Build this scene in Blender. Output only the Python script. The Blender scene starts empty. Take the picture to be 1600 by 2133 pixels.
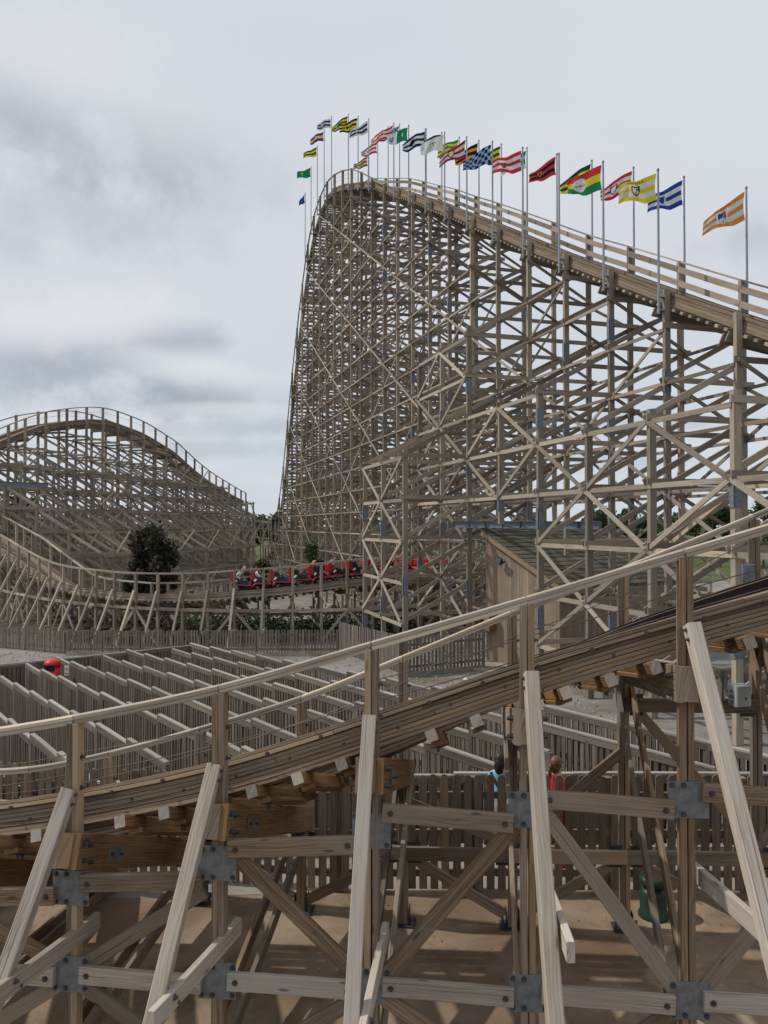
import bpy, math, random
from mathutils import Vector, Matrix

R = random.Random(11)
SC = bpy.context.scene
COL = SC.collection
V = Vector
UP = V((0, 0, 1))
CAMZ = 4.9

# ------------------------------------------------------------------ camera
cam = bpy.data.cameras.new('camera')
cam.sensor_fit = 'HORIZONTAL'
cam.sensor_width = 36.0
cam.lens = 36.0
cam.clip_start = 0.1
cam.clip_end = 6000
cam_ob = bpy.data.objects.new('camera', cam)
COL.objects.link(cam_ob)
cam_ob.location = (0, 0, CAMZ)
cam_ob.rotation_euler = (math.radians(90 + 0.985), 0, 0)
SC.camera = cam_ob

# ------------------------------------------------------------------ light
SUN = V((-0.66, 0.10, 0.75)).normalized()
elev = math.asin(SUN.z)
azim = math.atan2(SUN.x, SUN.y)
sun = bpy.data.lights.new('sun', 'SUN')
sun.energy = 2.7
sun.angle = math.radians(1.2)
sun.color = (1.0, 0.95, 0.86)
sun_ob = bpy.data.objects.new('sun', sun)
COL.objects.link(sun_ob)
sun_ob.rotation_euler = (-SUN).to_track_quat('-Z', 'Y').to_euler()

SC.view_settings.view_transform = 'Standard'
SC.view_settings.look = 'None'
SC.view_settings.gamma = 1.0
SC.view_settings.exposure = 0.0
SC.cycles.max_bounces = 5
SC.cycles.diffuse_bounces = 3
SC.cycles.transparent_max_bounces = 8


class NT:
    """small helper to write node trees"""
    def __init__(s, tree):
        s.t = tree
        s.n = tree.nodes
        s.n.clear()

    def node(s, typ, **kw):
        nd = s.n.new(typ)
        for k, v in kw.items():
            setattr(nd, k, v)
        return nd

    def put(s, sock, val):
        if hasattr(val, 'is_output') or isinstance(val, bpy.types.NodeSocket):
            s.t.links.new(val, sock)
        else:
            sock.default_value = val

    def math(s, op, a, b=0.0, c=0.0, clamp=False):
        nd = s.node('ShaderNodeMath', operation=op, use_clamp=clamp)
        s.put(nd.inputs[0], a); s.put(nd.inputs[1], b); s.put(nd.inputs[2], c)
        return nd.outputs[0]

    def vmath(s, op, a, b=(0, 0, 0)):
        nd = s.node('ShaderNodeVectorMath', operation=op)
        s.put(nd.inputs[0], a); s.put(nd.inputs[1], b)
        return nd.outputs['Value'] if op in ('DOT_PRODUCT', 'LENGTH', 'DISTANCE') else nd.outputs[0]

    def comb(s, x, y, z):
        nd = s.node('ShaderNodeCombineXYZ')
        s.put(nd.inputs[0], x); s.put(nd.inputs[1], y); s.put(nd.inputs[2], z)
        return nd.outputs[0]

    def noise(s, vec, scale=1.0, detail=3.0, rough=0.55, dist=0.0):
        nd = s.node('ShaderNodeTexNoise')
        s.put(nd.inputs['Vector'], vec)
        nd.inputs['Scale'].default_value = scale
        nd.inputs['Detail'].default_value = detail
        nd.inputs['Roughness'].default_value = rough
        nd.inputs['Distortion'].default_value = dist
        return nd.outputs['Fac']

    def mix(s, f, a, b, mode='MIX'):
        nd = s.node('ShaderNodeMix', data_type='RGBA', blend_type=mode)
        s.put(nd.inputs[0], f); s.put(nd.inputs[6], a); s.put(nd.inputs[7], b)
        return nd.outputs[2]

    def ramp(s, f, lo, hi):
        nd = s.node('ShaderNodeMapRange', interpolation_type='SMOOTHSTEP')
        s.put(nd.inputs[0], f)
        nd.inputs[1].default_value = lo
        nd.inputs[2].default_value = hi
        return nd.outputs[0]


def rgb(c):
    return (c[0], c[1], c[2], 1.0)


# sky: thin overcast, a few heavier grey clouds
world = bpy.data.worlds.new('World')
SC.world = world
world.use_nodes = True
w = NT(world.node_tree)
sky = w.node('ShaderNodeTexSky', sky_type='NISHITA', sun_disc=False)
sky.sun_elevation = elev
sky.sun_rotation = azim
sky.air_density = 1.0
sky.dust_density = 2.0
gen = w.node('ShaderNodeTexCoord').outputs['Generated']
sep = w.node('ShaderNodeSeparateXYZ')
w.t.links.new(gen, sep.inputs[0])
zc = w.math('ADD', w.math('MAXIMUM', sep.outputs[2], 0.0), 0.16)
px = w.math('DIVIDE', sep.outputs[0], zc)
py = w.math('DIVIDE', sep.outputs[1], zc)
plane = w.comb(px, py, 0.37)
soft = w.noise(plane, 0.8, 5.0, 0.5, 0.3)
fine = w.noise(w.vmath('MULTIPLY', gen, (5.2, 5.2, 5.8)), 1.0, 8.0, 0.6, 0.25)
puff = w.noise(w.vmath('MULTIPLY', gen, (17.0, 17.0, 18.0)), 1.0, 6.0, 0.6, 0.2)
wob = w.math('ADD', w.math('MULTIPLY', w.math('SUBTRACT', fine, 0.5), 2.3), w.math('MULTIPLY', w.math('SUBTRACT', puff, 0.5), 1.5))


def cloud(x, y, rx, ry, tilt=0.0):
    """weight of one cloud bank, centred on a bearing of the sky"""
    c = V(((x - 800) / 1600, 1.0, (1094 - y) / 1600)).normalized()
    ex = V((1, 0, 0)); ex = (ex - c * ex.dot(c)).normalized()
    ez = ex.cross(c).normalized()
    a, b = math.cos(tilt), math.sin(tilt)
    e1, e2 = ex * a + ez * b, ez * a - ex * b
    dx = w.math('DIVIDE', w.math('SUBTRACT', w.vmath('DOT_PRODUCT', gen, tuple(e1)), c.dot(e1)), rx)
    dz = w.math('DIVIDE', w.math('SUBTRACT', w.vmath('DOT_PRODUCT', gen, tuple(e2)), c.dot(e2)), ry)
    front = w.math('GREATER_THAN', w.vmath('DOT_PRODUCT', gen, tuple(c)), 0.0)
    r2 = w.math('ADD', w.math('MULTIPLY', dx, dx), w.math('MULTIPLY', dz, dz))
    r2 = w.math('ADD', w.math('SQRT', r2), wob)
    return w.math('MULTIPLY', w.ramp(r2, 1.0, 0.0), front)


dark = None
for args, amt in (((40, 250, 0.26, 0.10, -0.32), 0.72), ((60, 430, 0.22, 0.07, -0.1), 0.42), ((300, 330, 0.24, 0.09, -0.4), 0.3),
                  ((340, 815, 0.19, 0.045, -0.03), 0.95), ((170, 765, 0.17, 0.05, 0.03), 0.8),
                  ((370, 712, 0.13, 0.032, 0.0), 0.65), ((1640, 490, 0.12, 0.03, 0.05), 0.35), ((500, 890, 0.18, 0.018, 0.0), 0.4),
                  ((430, 935, 0.22, 0.016, 0.0), 0.4), ((1450, 880, 0.2, 0.025, 0.0), 0.4), ((1350, 960, 0.2, 0.018, 0.0), 0.35)):
    m = w.math('MULTIPLY', cloud(*args), amt * 0.74)
    dark = m if dark is None else w.math('MAXIMUM', dark, m)
lite = None
for args, amt in (((100, 120, 0.2, 0.08, -0.3), 0.8), ((430, 770, 0.16, 0.034, -0.12), 1.0), ((160, 650, 0.16, 0.05, 0.0), 1.0), ((480, 850, 0.12, 0.012, 0.0), 0.7), ((1480, 925, 0.16, 0.015, 0.0), 0.8)):
    m = w.math('MULTIPLY', cloud(*args), amt)
    lite = m if lite is None else w.math('MAXIMUM', lite, m)
base = w.mix(w.ramp(soft, 0.36, 0.68), rgb((0.665, 0.702, 0.765)), rgb((0.725, 0.752, 0.80)))
lowm = w.ramp(sep.outputs[2], 0.30, 0.02)
base = w.mix(w.math('MULTIPLY', lowm, 0.35), base, rgb((0.58, 0.67, 0.75)))
base = w.mix(dark, base, rgb((0.275, 0.325, 0.39)))
base = w.mix(w.math('MULTIPLY', lite, 0.8), base, rgb((0.79, 0.805, 0.83)))
nish = w.vmath('MULTIPLY', sky.outputs[0], (0.09, 0.09, 0.09))
col = w.mix(0.93, nish, base)
bg = w.node('ShaderNodeBackground')
w.t.links.new(col, bg.inputs[0])
bg.inputs[1].default_value = 1.0
out = w.node('ShaderNodeOutputWorld')
w.t.links.new(bg.outputs[0], out.inputs[0])


# ------------------------------------------------------------------ materials
def new_mat(name):
    m = bpy.data.materials.new(name)
    m.use_nodes = True
    t = NT(m.node_tree)
    o = t.node('ShaderNodeOutputMaterial')
    b = t.node('ShaderNodeBsdfPrincipled')
    t.t.links.new(b.outputs[0], o.inputs[0])
    return m, t, b, o


def bump(t, b, height, strength=0.4, dist=0.004):
    bn = t.node('ShaderNodeBump')
    bn.inputs['Strength'].default_value = strength
    bn.inputs['Distance'].default_value = dist
    t.put(bn.inputs['Height'], height)
    t.t.links.new(bn.outputs[0], b.inputs['Normal'])


def wood(name, dk, lt, grey, greymix=0.4, fine=True, var=0.30, moss=None):
    m, t, b, o = new_mat(name)
    uv = t.node('ShaderNodeUVMap').outputs[0]
    s = t.node('ShaderNodeSeparateXYZ')
    t.t.links.new(uv, s.inputs[0])
    at = t.node('ShaderNodeAttribute', attribute_name='tint').outputs['Fac']
    oi = t.node('ShaderNodeObjectInfo').outputs['Random']
    h = t.math('FRACT', t.math('ADD', at, oi))
    h2 = t.math('FRACT', t.math('MULTIPLY', h, 7.31))
    off = t.math('MULTIPLY', h, 37.0)
    u, v = s.outputs[0], s.outputs[1]
    g1 = t.noise(t.comb(t.math('MULTIPLY', u, 1.6), t.math('MULTIPLY', v, 55.0), off), 1.0, 3.0, 0.6)
    bl = t.noise(t.comb(t.math('MULTIPLY', u, 1.1), t.math('MULTIPLY', v, 5.0), off), 1.0, 3.0, 0.6)
    fac = g1
    if fine:
        bend = t.noise(t.comb(t.math('MULTIPLY', u, 0.9), t.math('MULTIPLY', v, 4.0), off), 1.0, 2.0)
        ring = t.math('SINE', t.math('ADD', t.math('MULTIPLY', v, 230.0), t.math('MULTIPLY', bend, 46.0)))
        fac = t.math('ADD', t.math('MULTIPLY', g1, 0.85), t.math('MULTIPLY', ring, 0.085))
    c = t.mix(t.ramp(fac, 0.15, 0.78), rgb(dk), rgb(lt))
    gm = t.math('MULTIPLY', t.ramp(t.math('ADD', bl, t.math('MULTIPLY', t.math('SUBTRACT', h2, 0.5), 0.4)), 0.3, 0.7), greymix)
    c = t.mix(gm, c, rgb(grey))
    if fine:
        vo = t.node('ShaderNodeTexVoronoi')
        vo.inputs['Scale'].default_value = 1.0
        t.put(vo.inputs['Vector'], t.comb(t.math('MULTIPLY', u, 2.3), t.math('MULTIPLY', v, 9.0), off))
        kn = t.math('MULTIPLY', t.ramp(vo.outputs['Distance'], 0.17, 0.05),
                    t.math('GREATER_THAN', t.vmath('DOT_PRODUCT', vo.outputs['Color'], (1, 0, 0)), 0.62))
        c = t.mix(t.math('MULTIPLY', kn, 0.75), c, rgb([x * 0.35 for x in dk]))
        # drying cracks
        ck = t.noise(t.comb(t.math('MULTIPLY', u, 0.8), t.math('MULTIPLY', v, 75.0), t.math('ADD', off, 5.0)), 1.0, 2.0, 0.5)
        c = t.mix(t.math('MULTIPLY', t.ramp(ck, 0.62, 0.70), 0.65), c, rgb([x * 0.3 for x in dk]))
    if moss:
        mo = t.noise(t.comb(t.math('MULTIPLY', u, 0.5), t.math('MULTIPLY', v, 0.9), 2.0), 1.3, 5.0, 0.65)
        c = t.mix(t.math('MULTIPLY', t.ramp(mo, 0.45, 0.68), 0.5), c, rgb(moss))
    newer = t.math('MULTIPLY', t.math('GREATER_THAN', t.math('FRACT', t.math('MULTIPLY', h, 13.7)), 0.90), 0.35)
    c = t.mix(newer, c, rgb([min(1.0, lt[0] * 1.45), lt[1] * 1.35, lt[2] * 1.1]))
    stn = t.noise(t.comb(t.math('MULTIPLY', u, 0.75), t.math('MULTIPLY', v, 7.0), t.math('ADD', off, 11.0)), 1.0, 4.0, 0.65)
    c = t.mix(t.math('MULTIPLY', t.ramp(stn, 0.54, 0.75), 0.55), c, rgb([x * 0.55 for x in dk]))
    val = t.math('ADD', 1.0 - var * 0.5, t.math('MULTIPLY', h, var))
    c = t.mix(1.0, c, t.comb(val, val, val), 'MULTIPLY')
    t.put(b.inputs['Base Color'], c)
    b.inputs['Roughness'].default_value = 0.88
    b.inputs['Specular IOR Level'].default_value = 0.2
    if fine:
        bump(t, b, fac, 0.5, 0.004)
    return m


def plain(name, colr, rough=0.6, metal=0.0, spec=0.4, mottle=0.0, mscale=6.0):
    m, t, b, o = new_mat(name)
    if mottle:
        g = t.node('ShaderNodeTexCoord').outputs['Object']
        f = t.noise(g, mscale, 5.0, 0.6)
        t.put(b.inputs['Base Color'], t.mix(t.ramp(f, 0.3, 0.7), rgb([x * (1 - mottle) for x in colr]), rgb([min(1, x * (1 + mottle)) for x in colr])))
    else:
        b.inputs['Base Color'].default_value = rgb(colr)
    b.inputs['Roughness'].default_value = rough
    b.inputs['Metallic'].default_value = metal
    b.inputs['Specular IOR Level'].default_value = spec
    return m


M = {}
M['far'] = wood('weathered_pine_frame', (0.140, 0.112, 0.085), (0.335, 0.280, 0.220), (0.300, 0.266, 0.226), 0.55, fine=False, var=0.75)
M['farpale'] = wood('pale_pine_brace', (0.195, 0.160, 0.122), (0.395, 0.343, 0.278), (0.35, 0.316, 0.275), 0.5, fine=False, var=0.6)  # paler frame wood; the diagonals' sky-lit tone is put into the colour
M['fore'] = wood('brown_pine_timber', (0.125, 0.083, 0.050), (0.30, 0.218, 0.145), (0.27, 0.235, 0.195), 0.65, var=0.6)
M['pale'] = wood('pale_pine_timber', (0.285, 0.238, 0.187), (0.48, 0.42, 0.35), (0.47, 0.43, 0.385), 0.6, var=0.42)  # paler timber; brightness of upward-facing legs and rails put into the colour
M['orange'] = wood('orange_pine_timber', (0.13, 0.070, 0.032), (0.34, 0.195, 0.085), (0.25, 0.19, 0.125), 0.35, var=0.45)
M['stack'] = wood('laminated_track_timber', (0.140, 0.098, 0.064), (0.335, 0.250, 0.176), (0.29, 0.242, 0.190), 0.4, var=0.45)
M['fence'] = wood('grey_fence_timber', (0.085, 0.070, 0.055), (0.205, 0.173, 0.142), (0.185, 0.167, 0.148), 0.6, fine=False, var=0.5)
M['maze'] = wood('queue_fence_timber', (0.070, 0.057, 0.045), (0.172, 0.142, 0.115), (0.155, 0.138, 0.120), 0.6, fine=False, var=0.6)
M['fencebrown'] = wood('brown_fence_timber', (0.105, 0.076, 0.052), (0.245, 0.187, 0.134), (0.205, 0.172, 0.138), 0.4, fine=False, var=0.5)
M['cap'] = wood('top_lit_fence_cap', (0.19, 0.172, 0.148), (0.345, 0.318, 0.285), (0.32, 0.305, 0.282), 0.6, fine=False, var=0.3)  # paler than the fence wood: light on the cap tops put into colour
M['clad'] = wood('shed_cladding', (0.195, 0.143, 0.098), (0.37, 0.287, 0.208), (0.30, 0.248, 0.198), 0.35, var=0.22)
M['roofw'] = wood('mossy_roof_board', (0.055, 0.050, 0.038), (0.16, 0.145, 0.11), (0.11, 0.115, 0.08), 0.5, fine=False, var=0.4, moss=(0.055, 0.056, 0.034))
M['galv'] = plain('galvanised_steel', (0.19, 0.21, 0.235), 0.55, 0.45, 0.5, 0.26, 11.0)
M['bolt'] = plain('dull_bolt_steel', (0.10, 0.10, 0.105), 0.55, 0.7)
M['darkplate'] = plain('dark_steel_plate', (0.06, 0.062, 0.068), 0.6, 0.5, 0.4, 0.3)
M['rail'] = plain('greasy_track_steel', (0.028, 0.022, 0.019), 0.42, 0.6, 0.5, 0.35)
M['pole'] = plain('steel_flag_pole', (0.27, 0.29, 0.33), 0.45, 0.6)
M['wire'] = plain('steel_wire', (0.12, 0.10, 0.085), 0.5, 0.7)
M['ibeam'] = plain('blue_grey_girder', (0.155, 0.185, 0.225), 0.55, 0.3, 0.4, 0.2)
M['red'] = plain('red_car_shell', (0.32, 0.010, 0.016), 0.4, 0.0, 0.5)
M['redbin'] = plain('red_plastic', (0.55, 0.012, 0.022), 0.4)
M['black'] = plain('black_plastic', (0.012, 0.012, 0.014), 0.45)
M['tyre'] = plain('dark_wheel', (0.03, 0.03, 0.03), 0.6)
M['hoop'] = plain('grey_tube', (0.42, 0.43, 0.43), 0.4, 0.3)
M['white'] = plain('white_plastic', (0.72, 0.72, 0.70), 0.45)
M['boxgrey'] = plain('pale_grey_cabinet', (0.40, 0.43, 0.45), 0.4, 0.0, 0.5, 0.05)
M['green'] = plain('dark_green_plastic', (0.016, 0.042, 0.026), 0.45, 0.0, 0.5, 0.2)
M['skin'] = plain('skin', (0.50, 0.29, 0.21), 0.6)
M['hairdark'] = plain('dark_hair', (0.022, 0.014, 0.011), 0.5)
M['hairbrown'] = plain('brown_hair', (0.13, 0.062, 0.030), 0.5)
M['hairfair'] = plain('fair_hair', (0.33, 0.21, 0.10), 0.5)
M['glass'] = plain('lamp_glass', (0.10, 0.11, 0.12), 0.15, 0.0, 0.6)
M['yellow'] = plain('yellow_sticker', (0.60, 0.45, 0.03), 0.6)
M['rust'] = plain('box_wood', (0.20, 0.125, 0.05), 0.8, 0, 0.2, 0.25)


def ground_mat(name, c1, c2, c3, scale, fine_scale, bstr=0.4, bdist=0.01, s1=(0.35, 0.65), grit=0.55):
    m, t, b, o = new_mat(name)
    g = t.node('ShaderNodeTexCoord').outputs['Object']
    n1 = t.noise(g, scale, 6.0, 0.6, 0.4)
    n2 = t.noise(g, fine_scale, 4.0, 0.7)
    n3 = t.noise(t.vmath('ADD', g, (13, 7, 3)), scale * 3.1, 5.0, 0.65)
    c = t.mix(t.ramp(n1, *s1), rgb(c1), rgb(c2))
    c = t.mix(t.math('MULTIPLY', t.ramp(n3, 0.48, 0.68), 0.7), c, rgb(c3))
    c = t.mix(grit, c, t.mix(t.ramp(n2, 0.3, 0.7), rgb((0.35, 0.35, 0.35)), rgb((1.2, 1.2, 1.2))), 'MULTIPLY')
    t.put(b.inputs['Base Color'], c)
    b.inputs['Roughness'].default_value = 0.9
    b.inputs['Specular IOR Level'].default_value = 0.25
    bump(t, b, n2, bstr, bdist)
    return m


M['concrete'] = ground_mat('stained_brown_concrete', (0.195, 0.132, 0.084), (0.325, 0.248, 0.174), (0.135, 0.088, 0.055), 0.42, 34, 0.12, 0.003, (0.4, 0.6), 0.2)
M['walk'] = ground_mat('grey_concrete_path', (0.26, 0.235, 0.20), (0.34, 0.315, 0.275), (0.20, 0.178, 0.148), 0.5, 40, 0.15, 0.003, (0.35, 0.65), 0.25)
M['pad'] = ground_mat('mossy_concrete_pad', (0.26, 0.24, 0.19), (0.36, 0.34, 0.29), (0.16, 0.17, 0.09), 1.2, 40, 0.3, 0.006)
M['gravel'] = ground_mat('grey_gravel', (0.20, 0.185, 0.168), (0.30, 0.285, 0.265), (0.16, 0.12, 0.07), 0.22, 26, 0.9, 0.03)
M['grass'] = ground_mat('rough_grass', (0.055, 0.075, 0.022), (0.105, 0.125, 0.04), (0.10, 0.085, 0.04), 0.12, 9, 0.8, 0.05)
M['stone'] = plain('gravel_stone', (0.27, 0.255, 0.235), 0.9, 0, 0.2, 0.35, 3.0)


def leaf_mat(name, c1, c2):
    m, t, b, o = new_mat(name)
    at = t.node('ShaderNodeAttribute', attribute_name='tint').outputs['Fac']
    c = t.mix(at, rgb(c1), rgb(c2))
    t.put(b.inputs['Base Color'], c)
    b.inputs['Roughness'].default_value = 0.6
    b.inputs['Specular IOR Level'].default_value = 0.25
    tr = t.node('ShaderNodeBsdfTranslucent')
    t.put(tr.inputs[0], c)
    ms = t.node('ShaderNodeMixShader')
    ms.inputs[0].default_value = 0.3
    t.t.links.new(b.outputs[0], ms.inputs[1])
    t.t.links.new(tr.outputs[0], ms.inputs[2])
    t.t.links.new(ms.outputs[0], o.inputs[0])
    return m


M['leafcopper'] = leaf_mat('copper_leaf', (0.024, 0.029, 0.019), (0.082, 0.080, 0.052))
M['leafdark'] = leaf_mat('dark_leaf', (0.018, 0.038, 0.014), (0.045, 0.082, 0.026))
M['leafmid'] = leaf_mat('green_leaf', (0.040, 0.072, 0.022), (0.085, 0.135, 0.042))
M['leaffar'] = leaf_mat('far_leaf', (0.036, 0.058, 0.030), (0.075, 0.105, 0.052))
M['bark'] = plain('bark', (0.10, 0.075, 0.055), 0.9, 0, 0.2, 0.3)

_cloth = {}


def cloth(c):
    c = tuple(c)
    if c not in _cloth:
        m, t, b, o = new_mat('flag_cloth_%d' % len(_cloth))
        b.inputs['Base Color'].default_value = rgb(c)
        b.inputs['Roughness'].default_value = 0.85
        b.inputs['Specular IOR Level'].default_value = 0.1
        tr = t.node('ShaderNodeBsdfTranslucent')
        tr.inputs[0].default_value = rgb(c)
        ms = t.node('ShaderNodeMixShader')
        ms.inputs[0].default_value = 0.52
        t.t.links.new(b.outputs[0], ms.inputs[1])
        t.t.links.new(tr.outputs[0], ms.inputs[2])
        t.t.links.new(ms.outputs[0], o.inputs[0])
        _cloth[c] = m
    return _cloth[c]


# ------------------------------------------------------------------ mesh builder
WL = {}


def tag(o, label=None, cat=None, group=None, kind=None):
    if label: o['label'] = label
    if cat: o['category'] = cat
    if group: o['group'] = group
    if kind: o['kind'] = kind
    return o


def empty(name, loc=(0, 0, 0), label=None, cat=None, group=None, kind=None):
    o = bpy.data.objects.new(name, None)
    o.empty_display_size = 0.2
    COL.objects.link(o)
    o.location = loc
    WL[o.name] = V(loc)
    return tag(o, label, cat, group, kind)


class MB:
    def __init__(s):
        s.v, s.f, s.uv, s.t, s.mi = [], [], [], [], []

    def face(s, idx, uvs, tint, mi=0):
        s.f.append(tuple(idx)); s.uv.extend(uvs); s.t.append(tint); s.mi.append(mi)

    def ring_sweep(s, rings, us, tint=None, mi=0, closed_ends=True, emi=None):
        """rings: list of equal-length vertex loops, us: length coordinate of each ring"""
        tint = R.random() if tint is None else tint
        n = len(rings[0])
        b0 = len(s.v)
        off = R.random() * 60
        per = [0.0]
        for i in range(n):
            per.append(per[-1] + (rings[0][(i + 1) % n] - rings[0][i]).length)
        vo = R.random() * 9
        for r in rings:
            s.v.extend(r)
        for k in range(len(rings) - 1):
            for i in range(n):
                j = (i + 1) % n
                s.face((b0 + k * n + i, b0 + k * n + j, b0 + (k + 1) * n + j, b0 + (k + 1) * n + i),
                       ((us[k] + off, per[i] + vo), (us[k] + off, per[i + 1] + vo), (us[k + 1] + off, per[i + 1] + vo), (us[k + 1] + off, per[i] + vo)), tint, mi)
        if closed_ends:
            e = len(rings) - 1
            s.face([b0 + i for i in reversed(range(n))], [(off + 3 + 0.02 * math.cos(6.28 * i / n), vo + 0.1 * math.sin(6.28 * i / n)) for i in reversed(range(n))], tint, mi if emi is None else emi)
            s.face([b0 + e * n + i for i in range(n)], [(off + 5 + 0.02 * math.cos(6.28 * i / n), vo + 0.1 * math.sin(6.28 * i / n)) for i in range(n)], tint, mi if emi is None else emi)

    def beam(s, a, b, w, h, up=None, ch=0.0, tint=None, mi=0, emi=None):
        """timber from a to b, w across, h along the up hint"""
        a, b = V(a), V(b)
        t = (b - a)
        L = t.length
        if L < 1e-4: return
        t /= L
        if up is None:
            up = UP if abs(t.z) < 0.93 else V((0, 1, 0))
        sd = t.cross(up)
        if sd.length < 1e-3:
            sd = t.cross(V((1, 0, 0)))
        sd.normalize()
        u2 = sd.cross(t)
        w2, h2 = w / 2, h / 2
        if ch:
            pr = [(-w2 + ch, -h2), (w2 - ch, -h2), (w2, -h2 + ch), (w2, h2 - ch), (w2 - ch, h2), (-w2 + ch, h2), (-w2, h2 - ch), (-w2, -h2 + ch)]
        else:
            pr = [(-w2, -h2), (w2, -h2), (w2, h2), (-w2, h2)]
        s.ring_sweep([[a + sd * x + u2 * y for x, y in pr], [b + sd * x + u2 * y for x, y in pr]], [0, L], tint, mi, True, emi)

    def sweep(s, pts, sides, ups, w, h, ch=0.0, tint=None, mi=0):
        w2, h2 = w / 2, h / 2
        if ch:
            pr = [(-w2 + ch, -h2), (w2 - ch, -h2), (w2, -h2 + ch), (w2, h2 - ch), (w2 - ch, h2), (-w2 + ch, h2), (-w2, h2 - ch), (-w2, -h2 + ch)]
        else:
            pr = [(-w2, -h2), (w2, -h2), (w2, h2), (-w2, h2)]
        us = [0.0]
        for i in range(1, len(pts)):
            us.append(us[-1] + (pts[i] - pts[i - 1]).length)
        s.ring_sweep([[p + sd * x + u * y for x, y in pr] for p, sd, u in zip(pts, sides, ups)], us, tint, mi)

    def tube(s, pts, r, n=6, tint=None, mi=0):
        pts = [V(p) for p in pts]
        rs = r if isinstance(r, (list, tuple)) else [r] * len(pts)
        rings, us, L = [], [], 0.0
        ref = None
        for i, p in enumerate(pts):
            t = (pts[min(i + 1, len(pts) - 1)] - pts[max(i - 1, 0)]).normalized()
            if ref is None:
                ref = UP if abs(t.z) < 0.9 else V((1, 0, 0))
            sd = t.cross(ref)
            if sd.length < 1e-3: sd = t.cross(V((0, 1, 0)))
            sd.normalize(); u = sd.cross(t)
            rings.append([p + (sd * math.cos(2 * math.pi * k / n) + u * math.sin(2 * math.pi * k / n)) * rs[i] for k in range(n)])
            if i: L += (p - pts[i - 1]).length
            us.append(L)
        s.ring_sweep(rings, us, tint, mi)

    def box(s, c, size, rot=0.0, ch=0.0, tint=None, mi=0):
        c = V(c)
        d = V((math.cos(rot), math.sin(rot), 0)) * size[0] / 2
        s.beam(c - d, c + d, size[1], size[2], UP, ch, tint, mi)

    def lathe(s, c, prof, n=16, mi=0, tint=None):
        c = V(c)
        rings = [[c + V((math.cos(2 * math.pi * k / n) * r, math.sin(2 * math.pi * k / n) * r, z)) for k in range(n)] for r, z in prof]
        s.ring_sweep(rings, [z for r, z in prof], tint, mi)

    def prism(s, poly, frm, th, mi=0, tint=None):
        """poly in 2-D, frm = (origin, ex, ey, ez) ; extruded th along ez"""
        o, ex, ey, ez = frm
        a = [o + ex * x + ey * y for x, y in poly]
        s.ring_sweep([a, [p + ez * th for p in a]], [0, th], tint, mi)

    def build(s, name, mats, parent=None, kind=None, origin=None, smooth=False, label=None):
        if not s.v: return None
        if origin is None:
            n = len(s.v)
            origin = V((sum(p[0] for p in s.v) / n, sum(p[1] for p in s.v) / n, min(p[2] for p in s.v)))
        origin = V(origin)
        me = bpy.data.meshes.new(name)
        me.from_pydata([tuple(V(p) - origin) for p in s.v], [], s.f)
        uvl = me.uv_layers.new(name='UVMap')
        uvl.data.foreach_set('uv', [x for p in s.uv for x in p])
        ta = me.attributes.new('tint', 'FLOAT', 'FACE')
        ta.data.foreach_set('value', s.t)
        if not isinstance(mats, (list, tuple)): mats = [mats]
        for m in mats: me.materials.append(m)
        if len(mats) > 1: me.polygons.foreach_set('material_index', s.mi)
        if smooth: me.polygons.foreach_set('use_smooth', [True] * len(s.f))
        me.update()
        o = bpy.data.objects.new(name, me)
        COL.objects.link(o)
        WL[o.name] = origin
        if parent is not None:
            o.parent = parent
            o.location = origin - WL[parent.name]
        else:
            o.location = origin
        tag(o, label, None, None, kind)
        return o


def piece(name, parent, mat, a, b, w, h, up=None, ch=0.0, label=None):
    m = MB()
    a, b = V(a), V(b)
    Lp = (b - a).length
    if ch and Lp > 0.9 and not isinstance(mat, (list, tuple)):
        t_ = (b - a) / Lp
        u_ = up if up is not None else (UP if abs(t_.z) < 0.93 else V((0, 1, 0)))
        sd_ = t_.cross(u_).normalized(); up_ = sd_.cross(t_)
        bx_, bz_ = R.uniform(-1, 1) * 0.004 * Lp, R.uniform(-1, 1) * 0.003 * Lp
        pts_ = [a + (b - a) * (k / 6) + (sd_ * bx_ + up_ * bz_) * math.sin(math.pi * k / 6) for k in range(7)]
        tw = R.uniform(-0.03, 0.03)
        m.sweep(pts_, [sd_ * math.cos(tw * k / 6) + up_ * math.sin(tw * k / 6) for k in range(7)], [up_ * math.cos(tw * k / 6) - sd_ * math.sin(tw * k / 6) for k in range(7)], w, h, ch)
    else:
        m.beam(a, b, w, h, up, ch, None, 0, 1 if isinstance(mat, (list, tuple)) else None)
    return m.build(name, mat, parent, label=label)


def share(src, parent, loc, rotz=0.0, name=None):
    """another piece with the same mesh data"""
    o = bpy.data.objects.new(name or src.name.split('.')[0], src.data)
    COL.objects.link(o)
    WL[o.name] = V(loc)
    o.parent = parent
    o.location = V(loc) - WL[parent.name]
    o.rotation_euler = (0, 0, rotz)
    return o


def copy_tree(o, parent=None):
    c = o.copy()
    COL.objects.link(c)
    c.parent = parent
    for ch in list(o.children):
        copy_tree(ch, c)
    return c


def at(x, y, d):
    """world point seen at photograph pixel x,y at depth d metres"""
    return V(((x - 800) / 1600 * d, d, CAMZ + (1094 - y) / 1600 * d))


def gz(X, Y):
    q = -0.613 * X + 0.79 * Y - 8.0
    return -0.048 * min(max(q, 0.0), 46.0)


def gpt(x, y):
    """ground point under photograph pixel"""
    lo, hi = 3.0, 400.0
    for _ in range(50):
        m = (lo + hi) / 2
        p = at(x, y, m)
        if p.z > gz(p.x, p.y): lo = m
        else: hi = m
    p = at(x, y, lo)
    return V((p.x, p.y, gz(p.x, p.y)))


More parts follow.
